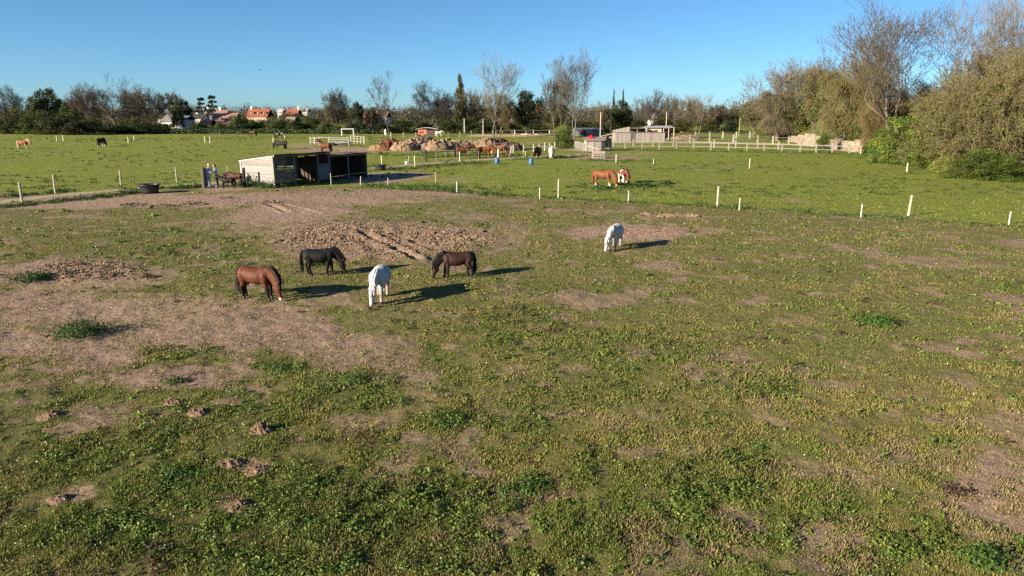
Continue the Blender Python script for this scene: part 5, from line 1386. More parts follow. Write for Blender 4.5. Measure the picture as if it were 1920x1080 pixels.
def rail_fence(label, pts, post_h, rails, every, pc, rc, pw=.12, rw=.09, first=None, name='rail_fence', group=None):
    """pts: surveyed ground line; posts and rails as parts"""
    P = [Vector((*G(a, b), 0)) for a, b in pts]
    root = thing(name, label, 'fence', (P[0].x, P[0].y, gz1(P[0].x, P[0].y)), 0, group)
    o = Vector((P[0].x, P[0].y, 0)); rg = random.Random(len(label))
    spots = []
    for a, b in zip(P[:-1], P[1:]):
        n = max(1, round((b - a).length / every))
        for k in range(n): spots.append(a.lerp(b, k / n))
    spots.append(P[-1])
    for i, s in enumerate(spots):
        g = rg.uniform(.8, 1.15); hh = post_h * rg.uniform(.95, 1.08); w = pw
        if first and i == 0: hh *= 1.15; w = pw * 2
        m = MB(); q = s - o; m.beam((q.x, q.y, -.2), (q.x + rg.uniform(-.03, .03), q.y, hh), w, w, tuple(c * g for c in (first if (first and i == 0) else pc)))
        m.build('post', M_WOOD, root)
    for z in rails:
        m = MB()
        for a, b in zip(spots[:-1], spots[1:]):
            g = rg.uniform(.85, 1.12); n = (b - a).normalized().cross(Vector((0, 0, 1))) * (pw * .5 + .022)
            if n.y > 0: n = -n
            q, r_ = a - o + n, b - o + n
            m.beam((q.x, q.y, z + rg.uniform(-.03, .03)), (r_.x, r_.y, z + rg.uniform(-.03, .03)), .04, rw, tuple(c * g for c in rc))
        m.build('rail', M_WOOD, root)
    return root


rail_fence('dark rail fence with a thick black end post along the sandy path', [(799, 303), (836, 301), (935, 295)], 1.1, (.45, 1.02), 1.7, (.19, .155, .12), (.095, .078, .065), .11, .08, first=(.04, .035, .03))
rail_fence('low wire and post fence running right past the dark soil heap', [(962, 287), (1000, 285), (1040, 280), (1066, 276)], 1.1, (.5, .95), 2.4, (.52, .46, .37), (.18, .14, .11), .12, .05)
rail_fence('grey white two rail fence along the far side of the right field', [(1140, 279), (1300, 279.5), (1400, 282), (1500, 285), (1592, 288)], 1.15, (.42, .98), 2.5, (.27, .245, .21), (.20, .18, .16), .15, .10)
rail_fence('second grey rail fence just behind the long one', [(1150, 275), (1300, 276), (1420, 279), (1500, 282), (1560, 284)], 1.25, (.85,), 3.6, (.30, .27, .23), (.20, .18, .16), .16, .10)
rail_fence('row of pale posts and thin rails in the middle of the paddocks', [(1255, 268), (1330, 267.5), (1420, 268), (1510, 272)], 1.4, (.7, 1.15), 3.6, (.36, .33, .28), (.17, .15, .13), .20, .05)
rail_fence('farthest row of pale paddock posts below the trees', [(1250, 260), (1330, 259.5), (1430, 259.5), (1480, 261)], 1.5, (.8, 1.3), 3.4, (.38, .35, .30), (.18, .155, .14), .22, .06)
rail_fence('post fence at the far side of the soil heaps', [(733, 258.5), (780, 257.5), (840, 256.5), (905, 255.5), (960, 254.5)], 1.25, (.6, 1.1), 2.9, (.36, .33, .28), (.16, .14, .12), .20, .07)
rail_fence('fence behind the sandy arena in front of the evergreen', [(930, 250.5), (1000, 250.3), (1120, 250.5)], 1.0, (.9,), 4.5, (.52, .47, .4), (.25, .21, .17), .2, .06)
rail_fence('thin dark fence left of the soil heaps', [(690, 271), (735, 266)], 1.1, (.5, 1.0), 3.0, (.16, .14, .11), (.12, .10, .08), .12, .06)
rail_fence('grey pole barrier left of the ramp roofed shed', [(1078, 279), (1093, 283), (1112, 283.5)], 1.2, (.45, .8, 1.15), 1.6, (.32, .29, .26), (.26, .24, .21), .16, .08)
# post and wire gate between the path and the paddock
g0 = thing('field_gate', 'wire gate between two thick dark posts where the people lean', 'gate', (*G(384, 353), 0), 0)
a, b = Vector((*G(384, 353), 0)), Vector((*G(459, 351), 0)); dv = b - a
for q, w, h, c in ((Vector((0, 0, 0)), .34, 1.5, (.10, .075, .06)), (dv, .22, 1.42, (.035, .03, .028))):
    m = MB(); m.loft([((q.x, q.y, -.2), w * .5, w * .5), ((q.x + .02, q.y, h * .6), w * .47, w * .5), ((q.x + .04, q.y, h - .05), w * .45, w * .47), ((q.x + .04, q.y, h), w * .3, w * .3)], 10, col=c); m.build('gate_post', M_WOOD, g0)
for z in (.55, .85, 1.12):
    m = MB(); m.tube([(.15, 0, z), (dv.x / 2, dv.y / 2, z - .05), (dv.x - .1, dv.y, z + .02)], [.012] * 3, 6, col=(.16, .15, .14)); m.build('wire', M_METAL, g0)


# ------------------------------------------------------------------ tubs, barrels, bucket
def tub(label, px, pb, w, h, name='water_tub', col=(.030, .033, .037), oval=1.0, group='black tubs', rz=0.0):
    x, y = G(px, pb); r = w / 2
    t = thing(name, label, 'tub', (x, y + r * oval * .9, gz1(x, y) + .005), rz, group)
    m = MB(); m.lathe([(r * .78, 0), (r * .84, h * .3), (r * .95, h * .88), (r * 1.04, h * .90), (r * 1.05, h), (r * .96, h), (r * .92, h * .9), (r * .76, h * .12), (.02, h * .12)], 28, col=col)
    for i, p in enumerate(m.v): m.v[i] = (p[0], p[1] * oval, p[2])
    m.build('shell', M_PLASTIC, t, True)
    m = MB(); m.lathe([(r * .87, h * .70), (.01, h * .71)], 28, col=(.10, .12, .12))
    for i, p in enumerate(m.v): m.v[i] = (p[0], p[1] * oval, p[2])
    m.build('water', M_GLASS, t)
    for s in (-1, 1):
        m = MB(); m.tube([(s * r * 1.0, -.10, h * .86), (s * r * 1.10, -.07, h * .95), (s * r * 1.10, .07, h * .95), (s * r * 1.0, .10, h * .86)], [.018] * 4, 6, col=col); m.build('handle', M_PLASTIC, t, True)


tub('large round black water tub at the edge of the bare ground', 273, 364, 1.32, .62)
tub('black oval bath tub right of the stable at the start of the path', 712, 320, 1.15, .55, oval=.7)


def barrel(label, px, pb, tilt=0.0):
    x, y = G(px, pb)
    t = thing('water_barrel', label, 'barrel', (x, y, gz1(x, y)), 0, 'blue plastic barrels')
    B = (.045, .135, .33)
    m = MB(); m.lathe([(.27, 0), (.30, .04), (.31, .28), (.33, .32), (.33, .36), (.31, .40), (.31, .62), (.33, .66), (.33, .70), (.30, .76), (.27, .92), (.24, .95)], 22, col=B); m.build('drum', M_PLASTIC, t, True)
    t.scale = (.78, .78, .68)
    m = MB(); m.lathe([(.22, .95), (.23, .97), (.23, .99), (.20, .99)], 20, col=(.03, .05, .09)); m.build('lid', M_PLASTIC, t, True)
    m = MB(); m.lathe([(.322, .33), (.337, .335), (.337, .35), (.322, .355)], 22, col=(.03, .09, .22)); m.build('band', M_PLASTIC, t, True)


barrel('blue plastic barrel at the foot of the thick white fence post', 932, 307)
barrel('blue plastic barrel alone in the grass near the dark brown horse', 996, 308.5)
x, y = G(763, 309); t = thing('bucket', 'small white bucket in the grass beside the path', 'bucket', (x, y, gz1(x, y)))
m = MB(); m.lathe([(.16, 0), (.22, .30), (.235, .31), (.235, .33), (.21, .33), (.15, .04), (.01, .03)], 18, col=(.72, .72, .68)); m.build('pail', M_PLASTIC, t, True)
m = MB(); m.tube([(-.22, 0, .31), (-.17, 0, .48), (0, 0, .55), (.17, 0, .48), (.22, 0, .31)], [.012] * 5, 6, col=(.4, .4, .4)); m.build('handle', M_METAL, t, True)
post(766.5, 308, 292, .035, 'thin pale stake beside the white bucket', (.6, .58, .5), group=GP_)

# ------------------------------------------------------------------ soil heaps
SAND = (.40, .275, .16); RED = (.21, .085, .045); BRN = (.17, .115, .08)
for px, pb, wpx, hpx, ry, c, lab in [
        (708, 281, 22, 11, 1.2, (.42, .26, .12), 'small orange sandy heap at the left end of the row of heaps'), (734, 281, 36, 22, 2.0, RED, 'red brown manure heap at the left of the row'), (757, 282, 36, 19, 1.6, SAND, 'pale sandy heap right of the red brown manure'), (776, 279, 40, 21, 2.0, (.36, .25, .155), 'tall sandy heap in front of the red hut'), (802, 281, 30, 13, 1.3, (.33, .23, .17), 'low sandy heap with dark gaps in the middle of the row'),
        (796, 272, 40, 15, 2.0, (.15, .105, .075), 'dark brown heap behind the sandy ones'), (818, 281, 34, 20, 1.8, SAND, 'rounded sandy heap in the middle of the row'), (838, 280, 36, 20, 1.8, (.38, .26, .15), 'sandy heap left of the bay horse'), (858, 277, 34, 16, 1.8, (.36, .26, .17), 'lumpy pale heap behind the bay horse'), (880, 276, 40, 14, 2.0, (.32, .22, .145), 'broad low heap behind the fence horses'),
        (912, 277, 42, 19, 2.2, (.36, .24, .14), 'sandy heap behind the chestnut horse'), (932, 276, 36, 16, 2.2, (.13, .09, .065), 'dark earth heap at the foot of the tall bare ash'), (948, 282, 46, 18, 1.8, (.15, .10, .07), 'dark brown heap sloping down at the right end of the row'), (940, 286, 26, 12, 1.0, (.44, .29, .15), 'bright sandy heap at the right end of the row')]:
    x, y = G(px, pb); k = MPP(y)
    o = obj('soil_heap', heap_mesh('soil_heap', wpx * k * .82, ry * 1.5, hpx * k * .85, int(px * 3 + pb), (c[0] * .50, c[1] * .52, c[2] * .56), .5), loc=(x, y + ry * .6, 0))
    tag(o, lab, 'soil heap', 'soil heaps along the middle field')
x, y = G(1350, 262); o = obj('soil_heap', heap_mesh('soil_heap', 4, 2.4, .9, 88, (.17, .125, .095), .5), loc=(XT(1288, 258, 150), 152, 0)); tag(o, 'pale earth heap right of the cream cabin', 'soil heap', 'soil heaps along the middle field')


# ------------------------------------------------------------------ sheds
def boards_v(mb, p, q, z0, z1a, z1b, w, th, col, rg, skip=()):
    p, q = Vector((*p, 0)), Vector((*q, 0)); L = (q - p).length; d = (q - p) / L; n = int(L / w)
    for i in range(n):
        u = (i + .5) / n
        if any(a < u < b for a, b in skip): continue
        z1 = z1a + (z1b - z1a) * u; g = rg.uniform(.78, 1.12); c = p + d * (u * L)
        mb.box((c.x, c.y, (z0 + z1) / 2), (L / n - .012, th + rg.uniform(0, .012), z1 - z0), math.atan2(d.y, d.x), tuple(k * g for k in col))


rg = random.Random(9)
PKW = (.27, .235, .21)
bx, by = G(1154, 268.5); ex = XT(1246, 268, by)
Ls = ex - bx
t = thing('wooden_shed', 'long low pale shed of upright boards with a dark doorway', 'shed', (bx, by, 0), 0)
m = MB(); boards_v(m, (0, 0), (Ls, 0), .02, 1.95, 1.95, .22, .03, PKW, rg, skip=((.31, .42),)); m.build('front_wall', M_PLANK, t)
m = MB(); boards_v(m, (-.02, .03), (-.02, 4.2), .02, 1.92, 1.70, .22, .03, PKW, rg); m.build('end_wall', M_PLANK, t)
m = MB(); boards_v(m, (Ls + .02, .03), (Ls + .02, 4.2), .02, 1.92, 1.70, .22, .03, PKW, rg); m.build('end_wall', M_PLANK, t)
m = MB(); boards_v(m, (0, 4.2), (Ls, 4.2), .02, 1.68, 1.68, .25, .03, PKW, rg); m.build('back_wall', M_PLANK, t)
m = MB(); m.box((Ls * .365, .12, .90), (Ls * .11 - .06, .05, 1.75), 0, (.10, .10, .105)); m.build('door', M_PLANK, t)
m = MB(); m.add([(-.25, -.2, 1.98), (Ls + .25, -.2, 1.98), (Ls + .25, 4.4, 1.74), (-.25, 4.4, 1.74), (-.25, -.2, 2.03), (Ls + .25, -.2, 2.03), (Ls + .25, 4.4, 1.79), (-.25, 4.4, 1.79)], [(3, 2, 1, 0), (4, 5, 6, 7), (0, 1, 5, 4), (1, 2, 6, 5), (2, 3, 7, 6), (3, 0, 4, 7)], (.30, .265, .24)); m.build('roof', M_TIN, t)
# lean-to gable at its left and dark pole shelter behind
m = MB(); boards_v(m, (.05, 4.6), (3.3, 4.6), .02, 2.3, 2.95, .22, .03, (.30, .26, .23), rg); m.build('gable_boards', M_PLANK, t)
bY = 150
t = thing('pole_shelter', 'dark open shelter with a thin pale roof edge behind the long shed', 'shelter', (XT(1176, 255, bY), bY, 0), 0)
W = XT(1212, 255, bY) - XT(1176, 255, bY)
m = MB(); m.box((W / 2, 1.2, 1.2), (W, .06, 2.4), 0, (.09, .06, .05)); m.build('back_wall', M_PLANK, t)
m = MB(); m.box((W / 2, .5, 2.45), (W + .3, 2.0, .10), 0, (.22, .20, .18)); m.build('roof', M_TIN, t)
for k in (0, W / 2, W): m = MB(); m.beam((k, -.35, -.1), (k, -.35, 2.39), .12, .12, (.24, .21, .18)); m.build('post', M_WOOD, t)
# cream cabin
cY = 152; cx0 = XT(1212, 250, cY); cx1 = XT(1240, 250, cY); cw = cx1 - cx0; zt = ZT(cY, 240)
t = thing('cabin', 'cream wooden cabin with a grey roof and dark red porch', 'cabin', (cx0, cY, 0), 0)
m = MB(); m.box((cw / 2, 2.0, zt / 2 - .02), (cw, 4.0, zt), 0, (.50, .39, .29)); m.build('wall', M_WALL, t)
m = MB(); zr = zt + .05; m.add([(-.4, -.4, zr), (cw + 3.0, -.4, zr), (cw + 3.0, 4.4, zr), (-.4, 4.4, zr), (.4, 1.8, zr + .4), (cw + 2.2, 1.8, zr + .4)], [(0, 1, 5, 4), (1, 2, 5), (2, 3, 4, 5), (3, 0, 4), (3, 2, 1, 0)], (.30, .29, .30)); m.build('roof', M_TILE, t)
for u in (.26, .34): m = MB(); m.box((cw * u, -.03, zt * .70), (.28, .05, .42), 0, (.10, .07, .05)); m.build('window', M_GLASS, t)
m = MB(); m.box((cw * .62, -.03, zt * .52), (.85, .05, zt * .62), 0, (.12, .07, .06)); m.build('door', M_PLANK, t)
m = MB(); m.box((cw + 1.3, 1.6, zt / 2), (2.3, .08, zt * .9), 0, (.17, .06, .05)); m.build('porch_wall', M_PLANK, t)
for u in (cw + .4, cw + 1.5, cw + 2.6): m = MB(); m.beam((u, -.2, -.1), (u, -.2, zt - .01), .12, .12, (.55, .45, .36)); m.build('post', M_WOOD, t)

# ramp roofed shed and its neighbours
bx, by = G(1099, 283.5); w = XT(1130, 283, by) - bx; k = MPP(by)
t = thing('goat_shed', 'small pale plank shed with a dark doorway and sloping roof', 'shed', (bx, by, 0), 0)
h0 = 19 * k; m = MB(); boards_v(m, (0, 0), (w, 0), .02, h0, h0, .20, .03, (.27, .235, .21), rg, skip=((.92, 1.0),)); m.build('front_wall', M_PLANK, t)
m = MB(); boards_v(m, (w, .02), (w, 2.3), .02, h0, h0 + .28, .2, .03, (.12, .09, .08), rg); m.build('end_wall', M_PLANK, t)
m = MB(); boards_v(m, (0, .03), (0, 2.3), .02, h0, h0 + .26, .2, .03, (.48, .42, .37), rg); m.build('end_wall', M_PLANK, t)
m = MB(); m.add([(-.3, -.25, h0 + .02), (w + .3, -.25, h0 + .02), (w + .9, 2.6, h0 + .50), (-.3, 2.6, h0 + .32), (-.3, -.25, h0 + .08), (w + .3, -.25, h0 + .08), (w + .9, 2.6, h0 + .56), (-.3, 2.6, h0 + .38)], [(3, 2, 1, 0), (4, 5, 6, 7), (0, 1, 5, 4), (1, 2, 6, 5), (2, 3, 7, 6), (3, 0, 4, 7)], (.23, .20, .16)); m.build('roof', M_TIN, t)
m = MB(); m.box((w * 1.04, -.05, h0 * .42), (.5, .05, h0 * .8), 0, (.035, .03, .03)); m.build('doorway', M_PLANK, t)
m = MB(); m.beam((.1, -.15, h0 * .55), (w * .75, -.9, .25), .05, .09, (.42, .37, .32)); m.build('brace', M_WOOD, t)
bY = by + 3.0
t = thing('lean_to', 'pale slanting board panel behind the small plank shed', 'shed', (XT(1128, 270, bY), bY, 0), 0)
w2 = XT(1146, 270, bY) - XT(1128, 270, bY); m = MB(); boards_v(m, (0, 0), (w2, -.3), .4, 2.0, 2.35, .2, .03, (.28, .25, .22), rg); m.build('wall', M_PLANK, t)
for u in (.05, w2 - .05): m = MB(); m.beam((u, -.1, -.1), (u, -.1, 2.1), .13, .13, (.45, .39, .34)); m.build('post', M_WOOD, t)
m = MB(); m.beam((-.3, -.25, 2.03), (w2 + .15, -.5, 2.46), .5, .06, (.40, .36, .32)); m.build('roof_edge', M_WOOD, t)
# red cover
m = MB(); rg2 = random.Random(2)
V = [(math.cos(a) * .6 * q, math.sin(a) * .45 * q, (1 - q ** 1.6) * .5 + .05 * rg2.random()) for q in (.02, .35, .65, 1.0) for a in [2 * PI * i_ / 12 for i_ in range(12)]]
Fq = [(j * 12 + i_, j * 12 + (i_ + 1) % 12, (j + 1) * 12 + (i_ + 1) % 12, (j + 1) * 12 + i_) for j in range(3) for i_ in range(12)]
m.add(V, [tuple(reversed(f)) for f in Fq], (.50, .02, .03)); o = m.build('tarpaulin', M_CLOTH, None, loc=(XT(1108, 259, by + 1.5), by + 1.5, h0 + .26)); tag(o, 'crumpled red tarpaulin lying on the plank shed roof', 'tarpaulin')

# slatted feeder
bx, by = G(1112, 297); w = XT(1134, 297, by) - bx; k = MPP(by)
t = thing('hay_feeder', 'low slatted wooden hay feeder standing on bare ground', 'feeder', (bx, by, 0), 0)
m = MB()
for i in range(9):
    u = w * i / 8; m.beam((u, 0, .02), (u, .0, 12.5 * k), .05, .06, (.32, .28, .25)); m.beam((u, 1.0, .02), (u, 1.0, 12.5 * k), .05, .06, (.45, .39, .34))
m.build('slats', M_WOOD, t)
for z in (.08, 6 * k, 11.5 * k): m = MB(); m.beam((-.06, -.06, z), (w + .06, -.06, z), .05, .09, (.33, .29, .25)); m.beam((-.06, 1.06, z), (w + .06, 1.06, z), .05, .09, (.5, .44, .38)); m.build('rail', M_WOOD, t)
m = MB(); m.box((w / 2, .5, .28), (w - .1, .86, .52), 0, (.30, .22, .12)); m.build('hay', M_SOIL, t)
m = MB(); m.box((w + .12, .5, .42), (.1, 1.05, .84), 0, (.07, .06, .05)); m.build('end_board', M_PLANK, t)

# red hut
bx, by = G(784, 256); w = XT(800, 256, by) - bx; k = MPP(by)
t = thing('hut', 'small red hut on wheels with a pale curved roof', 'hut', (bx, by, 0), .0)
h = 12.5 * k
m = MB(); m.box((w / 2, 1.3, h / 2 + .15), (w, 2.6, h - .3), 0, (.52, .16, .09)); m.build('wall', M_PLANK, t)
m = MB(); m.box((w + 1.15, 1.3, h / 2 + .1), (2.28, 2.3, h - .5), 0, (.10, .055, .05)); m.build('side_bay', M_PLANK, t)
m = MB(); n = 8; V = []; 
for i in range(n + 1):
    u = i / n; zz = h + .02 + .42 * math.sin(PI * u); V += [(-.6 + (w + 3.3) * u, -.3, zz), (-.6 + (w + 3.3) * u, 2.9, zz), (-.6 + (w + 3.3) * u, -.3, zz + .08), (-.6 + (w + 3.3) * u, 2.9, zz + .08)]
Fr = []
for i in range(n): a = i * 4; Fr += [(a, a + 1, a + 5, a + 4), (a + 2, a + 6, a + 7, a + 3), (a, a + 4, a + 6, a + 2), (a + 1, a + 3, a + 7, a + 5)]
Fr += [(0, 2, 3, 1), (n * 4, n * 4 + 1, n * 4 + 3, n * 4 + 2)]
m.add(V, Fr, (.52, .50, .54)); m.build('roof', M_METAL, t)
for u in (.30, .56): m = MB(); m.box((w * u, -.03, h * .62), (w * .14, .05, h * .30), 0, (.08, .02, .02)); m.build('window', M_GLASS, t)
m = MB(); m.box((w * .80, -.03, h * .5), (w * .18, .05, h * .6), 0, (.60, .26, .16)); m.build('door', M_PLANK, t)
for u in (.25, w - .3):
    m = MB(); m.tube([(u, -.10, .30), (u, .08, .30)], [.30, .30], 14, col=(.03, .03, .03)); m.build('wheel', M_PLASTIC, t)

# white railed pen with a hay trailer
bx, by = G(599, 273); w = XT(655, 273, by) - bx; k = MPP(by)
t = thing('hay_trailer', 'white railed hay trailer standing in the middle field', 'trailer', (bx, by, 0), 0)
for u in (.02, .33, .98):
    m = MB(); m.beam((w * u, 0, .0), (w * u, 0, 16 * k), .18, .18, (.31, .30, .27)); m.build('post', M_WOOD, t)
for z in (15 * k, 11.5 * k, 7.0 * k): m = MB(); m.beam((w * (.0 if z > 14 * k else .3), -.13, z), (w, -.13, z - .1), .05, .14, (.29, .28, .26)); m.build('rail', M_WOOD, t)
m = MB(); m.box((w * .66, 1.0, 5.6 * k), (w * .66, 1.9, .28), 0, (.58, .56, .53)); m.build('bed', M_METAL, t)
m = MB(); m.box((w * .70, 1.0, .32), (w * .5, 1.5, .56), 0, (.06, .05, .04)); m.build('chassis', M_METAL, t)
for u in (.40, .88): m = MB(); m.tube([(w * u, -.15, .38), (w * u, .10, .38)], [.38, .38], 16, col=(.04, .04, .04)); m.build('wheel', M_PLASTIC, t)
rail_fence('thin mesh hurdle left of the white railed trailer', [(582, 270.5), (598, 271)], 1.3, (.3, .65, 1.0, 1.25), 1.0, (.50, .47, .43), (.44, .42, .40), .10, .04, name='hurdle')
rail_fence('thin wire hurdle right of the white railed trailer', [(658, 268), (683, 270.5)], 1.4, (.4, .9, 1.3), 1.9, (.50, .47, .43), (.40, .38, .36), .12, .035, name='hurdle')
# goal
ax, ay = G(641, 254.2); bx2 = XT(663, 254, ay); gw = bx2 - ax; gh = 12 * MPP(ay)
t = thing('football_goal', 'white goal frame in front of the dark hedge', 'goal', (ax, ay, 0), 0)
for u in (0, gw): m = MB(); m.tube([(u, 0, -.05), (u, 0, gh)], [.085, .085], 8, col=(.74, .74, .74)); m.build('upright', M_METAL, t)
m = MB(); m.tube([(-.085, 0, gh), (gw + .085, 0, gh)], [.085, .085], 8, col=(.74, .74, .74)); m.build('crossbar', M_METAL, t)
for u in (0, gw): m = MB(); m.tube([(u, .08, gh - .05), (u, 1.2, .02)], [.04, .04], 6, col=(.6, .6, .6)); m.build('stay', M_METAL, t)

# stone garden walls
def stone_wall(label, p, q, h, rgs, col=(.27, .215, .16)):
    a, b = Vector((*G(*p), 0)), Vector((*G(*q), 0)); L = (b - a).length; an = math.atan2((b - a).y, (b - a).x); rg = random.Random(rgs)
    m = MB(); z = -.05; row = 0
    while z < h:
        rh = rg.uniform(.20, .30); u = -.2 * (row % 2)
        while u < L:
            sw = rg.uniform(.3, .7); g = rg.uniform(.75, 1.15)
            if z + rh < h + .12 * math.sin(u * .9 + rgs): m.box((u + sw / 2, rg.uniform(-.015, .015), z + rh / 2), (sw - .015, .42, rh - .015), 0, tuple(c * g for c in col))
            u += sw
        z += rh; row += 1
    o = m.build('garden_wall', M_STONE, None, loc=(a.x, a.y, 0), rotz=an); tag(o, label, 'wall', 'stone walls below the right row of trees')


stone_wall('low pale stone wall at the far end of the paddocks', (1470, 264), (1500, 268), 1.3, 3)
stone_wall('taller pale stone wall left of the ivy bush', (1497, 272), (1536, 276), 2.1, 4)
stone_wall('pale stone wall at the right, behind the end of the rail fence', (1552, 279), (1612, 286), 1.7, 5, (.27, .22, .165))
stone_wall('short pale wall far behind the post rows', (1412, 258.5), (1450, 259), 1.6, 6)
o = thing('low_shed', 'long low grey shed half hidden behind the yard under the dark trees', 'shed', (XT(1076, 252, 176), 176, 0), 0)
m = MB(); m.box((3.6, 1.2, .75), (7.2, 2.4, 1.5), 0, (.16, .155, .15)); m.build('wall', M_PLANK, o)
m = MB(); m.add([(-.2, -.2, 1.53), (7.4, -.2, 1.53), (7.4, 2.6, 1.95), (-.2, 2.6, 1.95), (-.2, -.2, 1.59), (7.4, -.2, 1.59), (7.4, 2.6, 2.01), (-.2, 2.6, 2.01)], [(3, 2, 1, 0), (4, 5, 6, 7), (0, 1, 5, 4), (1, 2, 6, 5), (2, 3, 7, 6), (3, 0, 4, 7)], (.20, .20, .215)); m.build('roof', M_TIN, o)
m = MB(); m.box((2.2, -.03, .7), (1.6, .05, 1.1), 0, (.05, .05, .05)); m.build('door', M_PLANK, o)
# show jumping poles on the arena
x, y = G(965, 256); t = thing('jump_poles', 'low red and white jumping poles on the sandy arena', 'jump', (x, y, .08), 0)
for k_, (u, c) in enumerate(((0, (.45, .10, .14)), (1.6, (.7, .66, .62)), (3.2, (.45, .12, .16)), (4.8, (.7, .66, .62)))):
    m = MB(); m.tube([(u, 0, .45), (u + 1.58, 0, .45)], [.09, .09], 8, col=c); m.build('pole', M_METAL, t)
for u in (-.1, 6.5): m = MB(); m.beam((u, 0, 0), (u, 0, .9), .3, .12, (.7, .66, .62)); m.build('stand', M_METAL, t)


# ------------------------------------------------------------------ village houses
def house(label, px0, px1, Y, eave, ridge, wall, roof, depth=8, hip=0.0, chim=(), win=(), dorm=(), rz=0.0, name='house'):
    x0, x1 = XT(px0, 215, Y), XT(px1, 215, Y); w = x1 - x0; ze = ZT(Y, eave); zr = ZT(Y, ridge)
    t = thing(name, label, 'house', (x0, Y, 0), rz, 'houses of the village')
    m = MB(); m.box((w / 2, depth / 2, ze / 2), (w, depth, ze), 0, wall)
    if not hip: m.add([(0, 0, ze), (0, depth, ze), (0, depth / 2, zr - .1), (w, 0, ze), (w, depth, ze), (w, depth / 2, zr - .1)], [(0, 2, 1), (3, 4, 5), (0, 3, 5, 2), (1, 2, 5, 4)], wall)
    m.build('wall', M_WALL, t)
    e = .35; i = hip * w
    m = MB(); z0 = ze - .05
    m.add([(-e, -e, z0), (w + e, -e, z0), (w + e, depth + e, z0), (-e, depth + e, z0), (-e + i, depth / 2, zr), (w + e - i, depth / 2, zr), (-e, -e, z0 + .18), (w + e, -e, z0 + .18), (w + e, depth + e, z0 + .18), (-e, depth + e, z0 + .18), (-e + i, depth / 2, zr + .2), (w + e - i, depth / 2, zr + .2)],
          [(6, 7, 11, 10), (7, 8, 11), (8, 9, 10, 11), (9, 6, 10), (0, 4, 5, 1), (1, 5, 2), (2, 5, 4, 3), (3, 4, 0), (0, 1, 7, 6), (1, 2, 8, 7), (2, 3, 9, 8), (3, 0, 6, 9)], roof)
    rf = m.build('roof', M_TILE, t)
    for u, c in chim:
        m = MB(); m.box((w * u, depth / 2, zr + .45), (.8, .7, 1.6), 0, c); m.box((w * u, depth / 2, zr + 1.28), (.95, .85, .12), 0, tuple(q * .8 for q in c)); m.build('chimney', M_STONE, rf)
    for u, z, ww, hh in win:
        m = MB(); m.box((w * u, -.04, ze * z), (ww, .08, hh), 0, (.05, .055, .07)); f = m.build('window', M_GLASS, t)
        m = MB(); m.box((w * u, -.07, ze * z - hh / 2 - .06), (ww + .2, .16, .1), 0, (.6, .58, .55)); m.build('sill', M_WALL, f)
    for u, s in dorm:
        yy = depth * .12; zz = ze + (zr - ze) * .28
        m = MB(); m.box((w * u, yy + .8, zz + .5), (1.2 * s, 1.8, 1.2 * s), 0, (.62, .56, .50)); f = m.build('dormer', M_WALL, t)
        m = MB(); m.box((w * u, yy - .13, zz + .5), (.8 * s, .06, .85 * s), 0, (.06, .06, .08)); m.build('window', M_GLASS, f)
        m = MB(); m.box((w * u, yy + .7, zz + .6 + .6 * s), (1.5 * s, 2.2, .14), 0, roof); m.build('dormer_roof', M_TILE, f)
    return t


house('house with a broad hipped grey slate roof behind dark bushes', 294, 332, 240, 222, 206, (.62, .58, .52), (.17, .165, .175), 9, .25, chim=((.5, (.5, .45, .42)),), win=((.3, .55, 1.2, 1.4), (.7, .55, 1.2, 1.4)))
house('lower grey roofed bungalow with cream walls beside the hipped house', 300, 328, 226, 228, 216, (.68, .64, .56), (.19, .185, .185), 7, .2, win=((.72, .6, 1.4, 1.3), (.3, .6, 1.0, 1.2)))
house('shaded blue grey gable house left of the green round bush', 329, 346, 224, 224, 218, (.36, .38, .46), (.14, .15, .18), 7, 0, win=((.35, .6, .9, 1.3), (.75, .6, .9, 1.3)))
house('dark slate roofed house left of the tall white gable', 358, 388, 262, 222, 214, (.50, .44, .36), (.055, .055, .065), 8, 0, chim=((.1, (.55, .5, .42)),))
house('tall narrow white gabled house in the village', 377, 386, 285, 212, 203, (.74, .72, .70), (.26, .25, .25), 9, 0, chim=((.5, (.7, .65, .6)),), win=((.5, .7, .8, 1.0),))
house('large house with a pink tiled roof with two small roof lights', 390, 436, 252, 232, 213, (.58, .48, .38), (.31, .165, .13), 9, 0, win=((.15, .55, 1.2, 1.2), (.9, .5, 1.1, 1.5)), dorm=((.45, .55), (.64, .55)))
house('brown tiled house rising behind the large pink roof', 396, 424, 272, 214, 207, (.5, .4, .33), (.30, .17, .13), 8, .12, chim=((.35, (.6, .5, .45)),))
house('low house with a pinkish roof at the foot of the dark slate house', 371, 391, 240, 236, 224, (.60, .55, .50), (.30, .16, .13), 6, 0, chim=((.85, (.65, .6, .55)),), win=((.5, .5, 1.2, 1.0),))
house('house with a bright orange red roof and three white dormers', 462, 500, 318, 219, 205, (.48, .36, .29), (.27, .085, .045), 9, 0, chim=((.1, (.65, .6, .55)),), dorm=((.25, 1.0), (.58, 1.0), (.86, 1.0)), win=((.3, .5, 1.4, 1.2), (.8, .5, 1.2, 1.2)))
house('house with a dark red roof right of the orange one', 535, 556, 320, 217, 205, (.52, .42, .36), (.27, .09, .065), 9, 0, chim=((.95, (.7, .65, .6)),), win=((.4, .6, 1.2, 1.2),))
house('small house with a pale gable below the dark red roof', 533, 548, 292, 232, 220, (.64, .56, .48), (.24, .17, .15), 7, 0, win=((.5, .6, 1.0, 1.2),))
house('house with an orange end wall between the goal and the slim bare tree', 682, 696, 258, 220, 209, (.30, .16, .10), (.24, .12, .09), 8, 0, win=((.5, .6, 1.0, 1.2),))
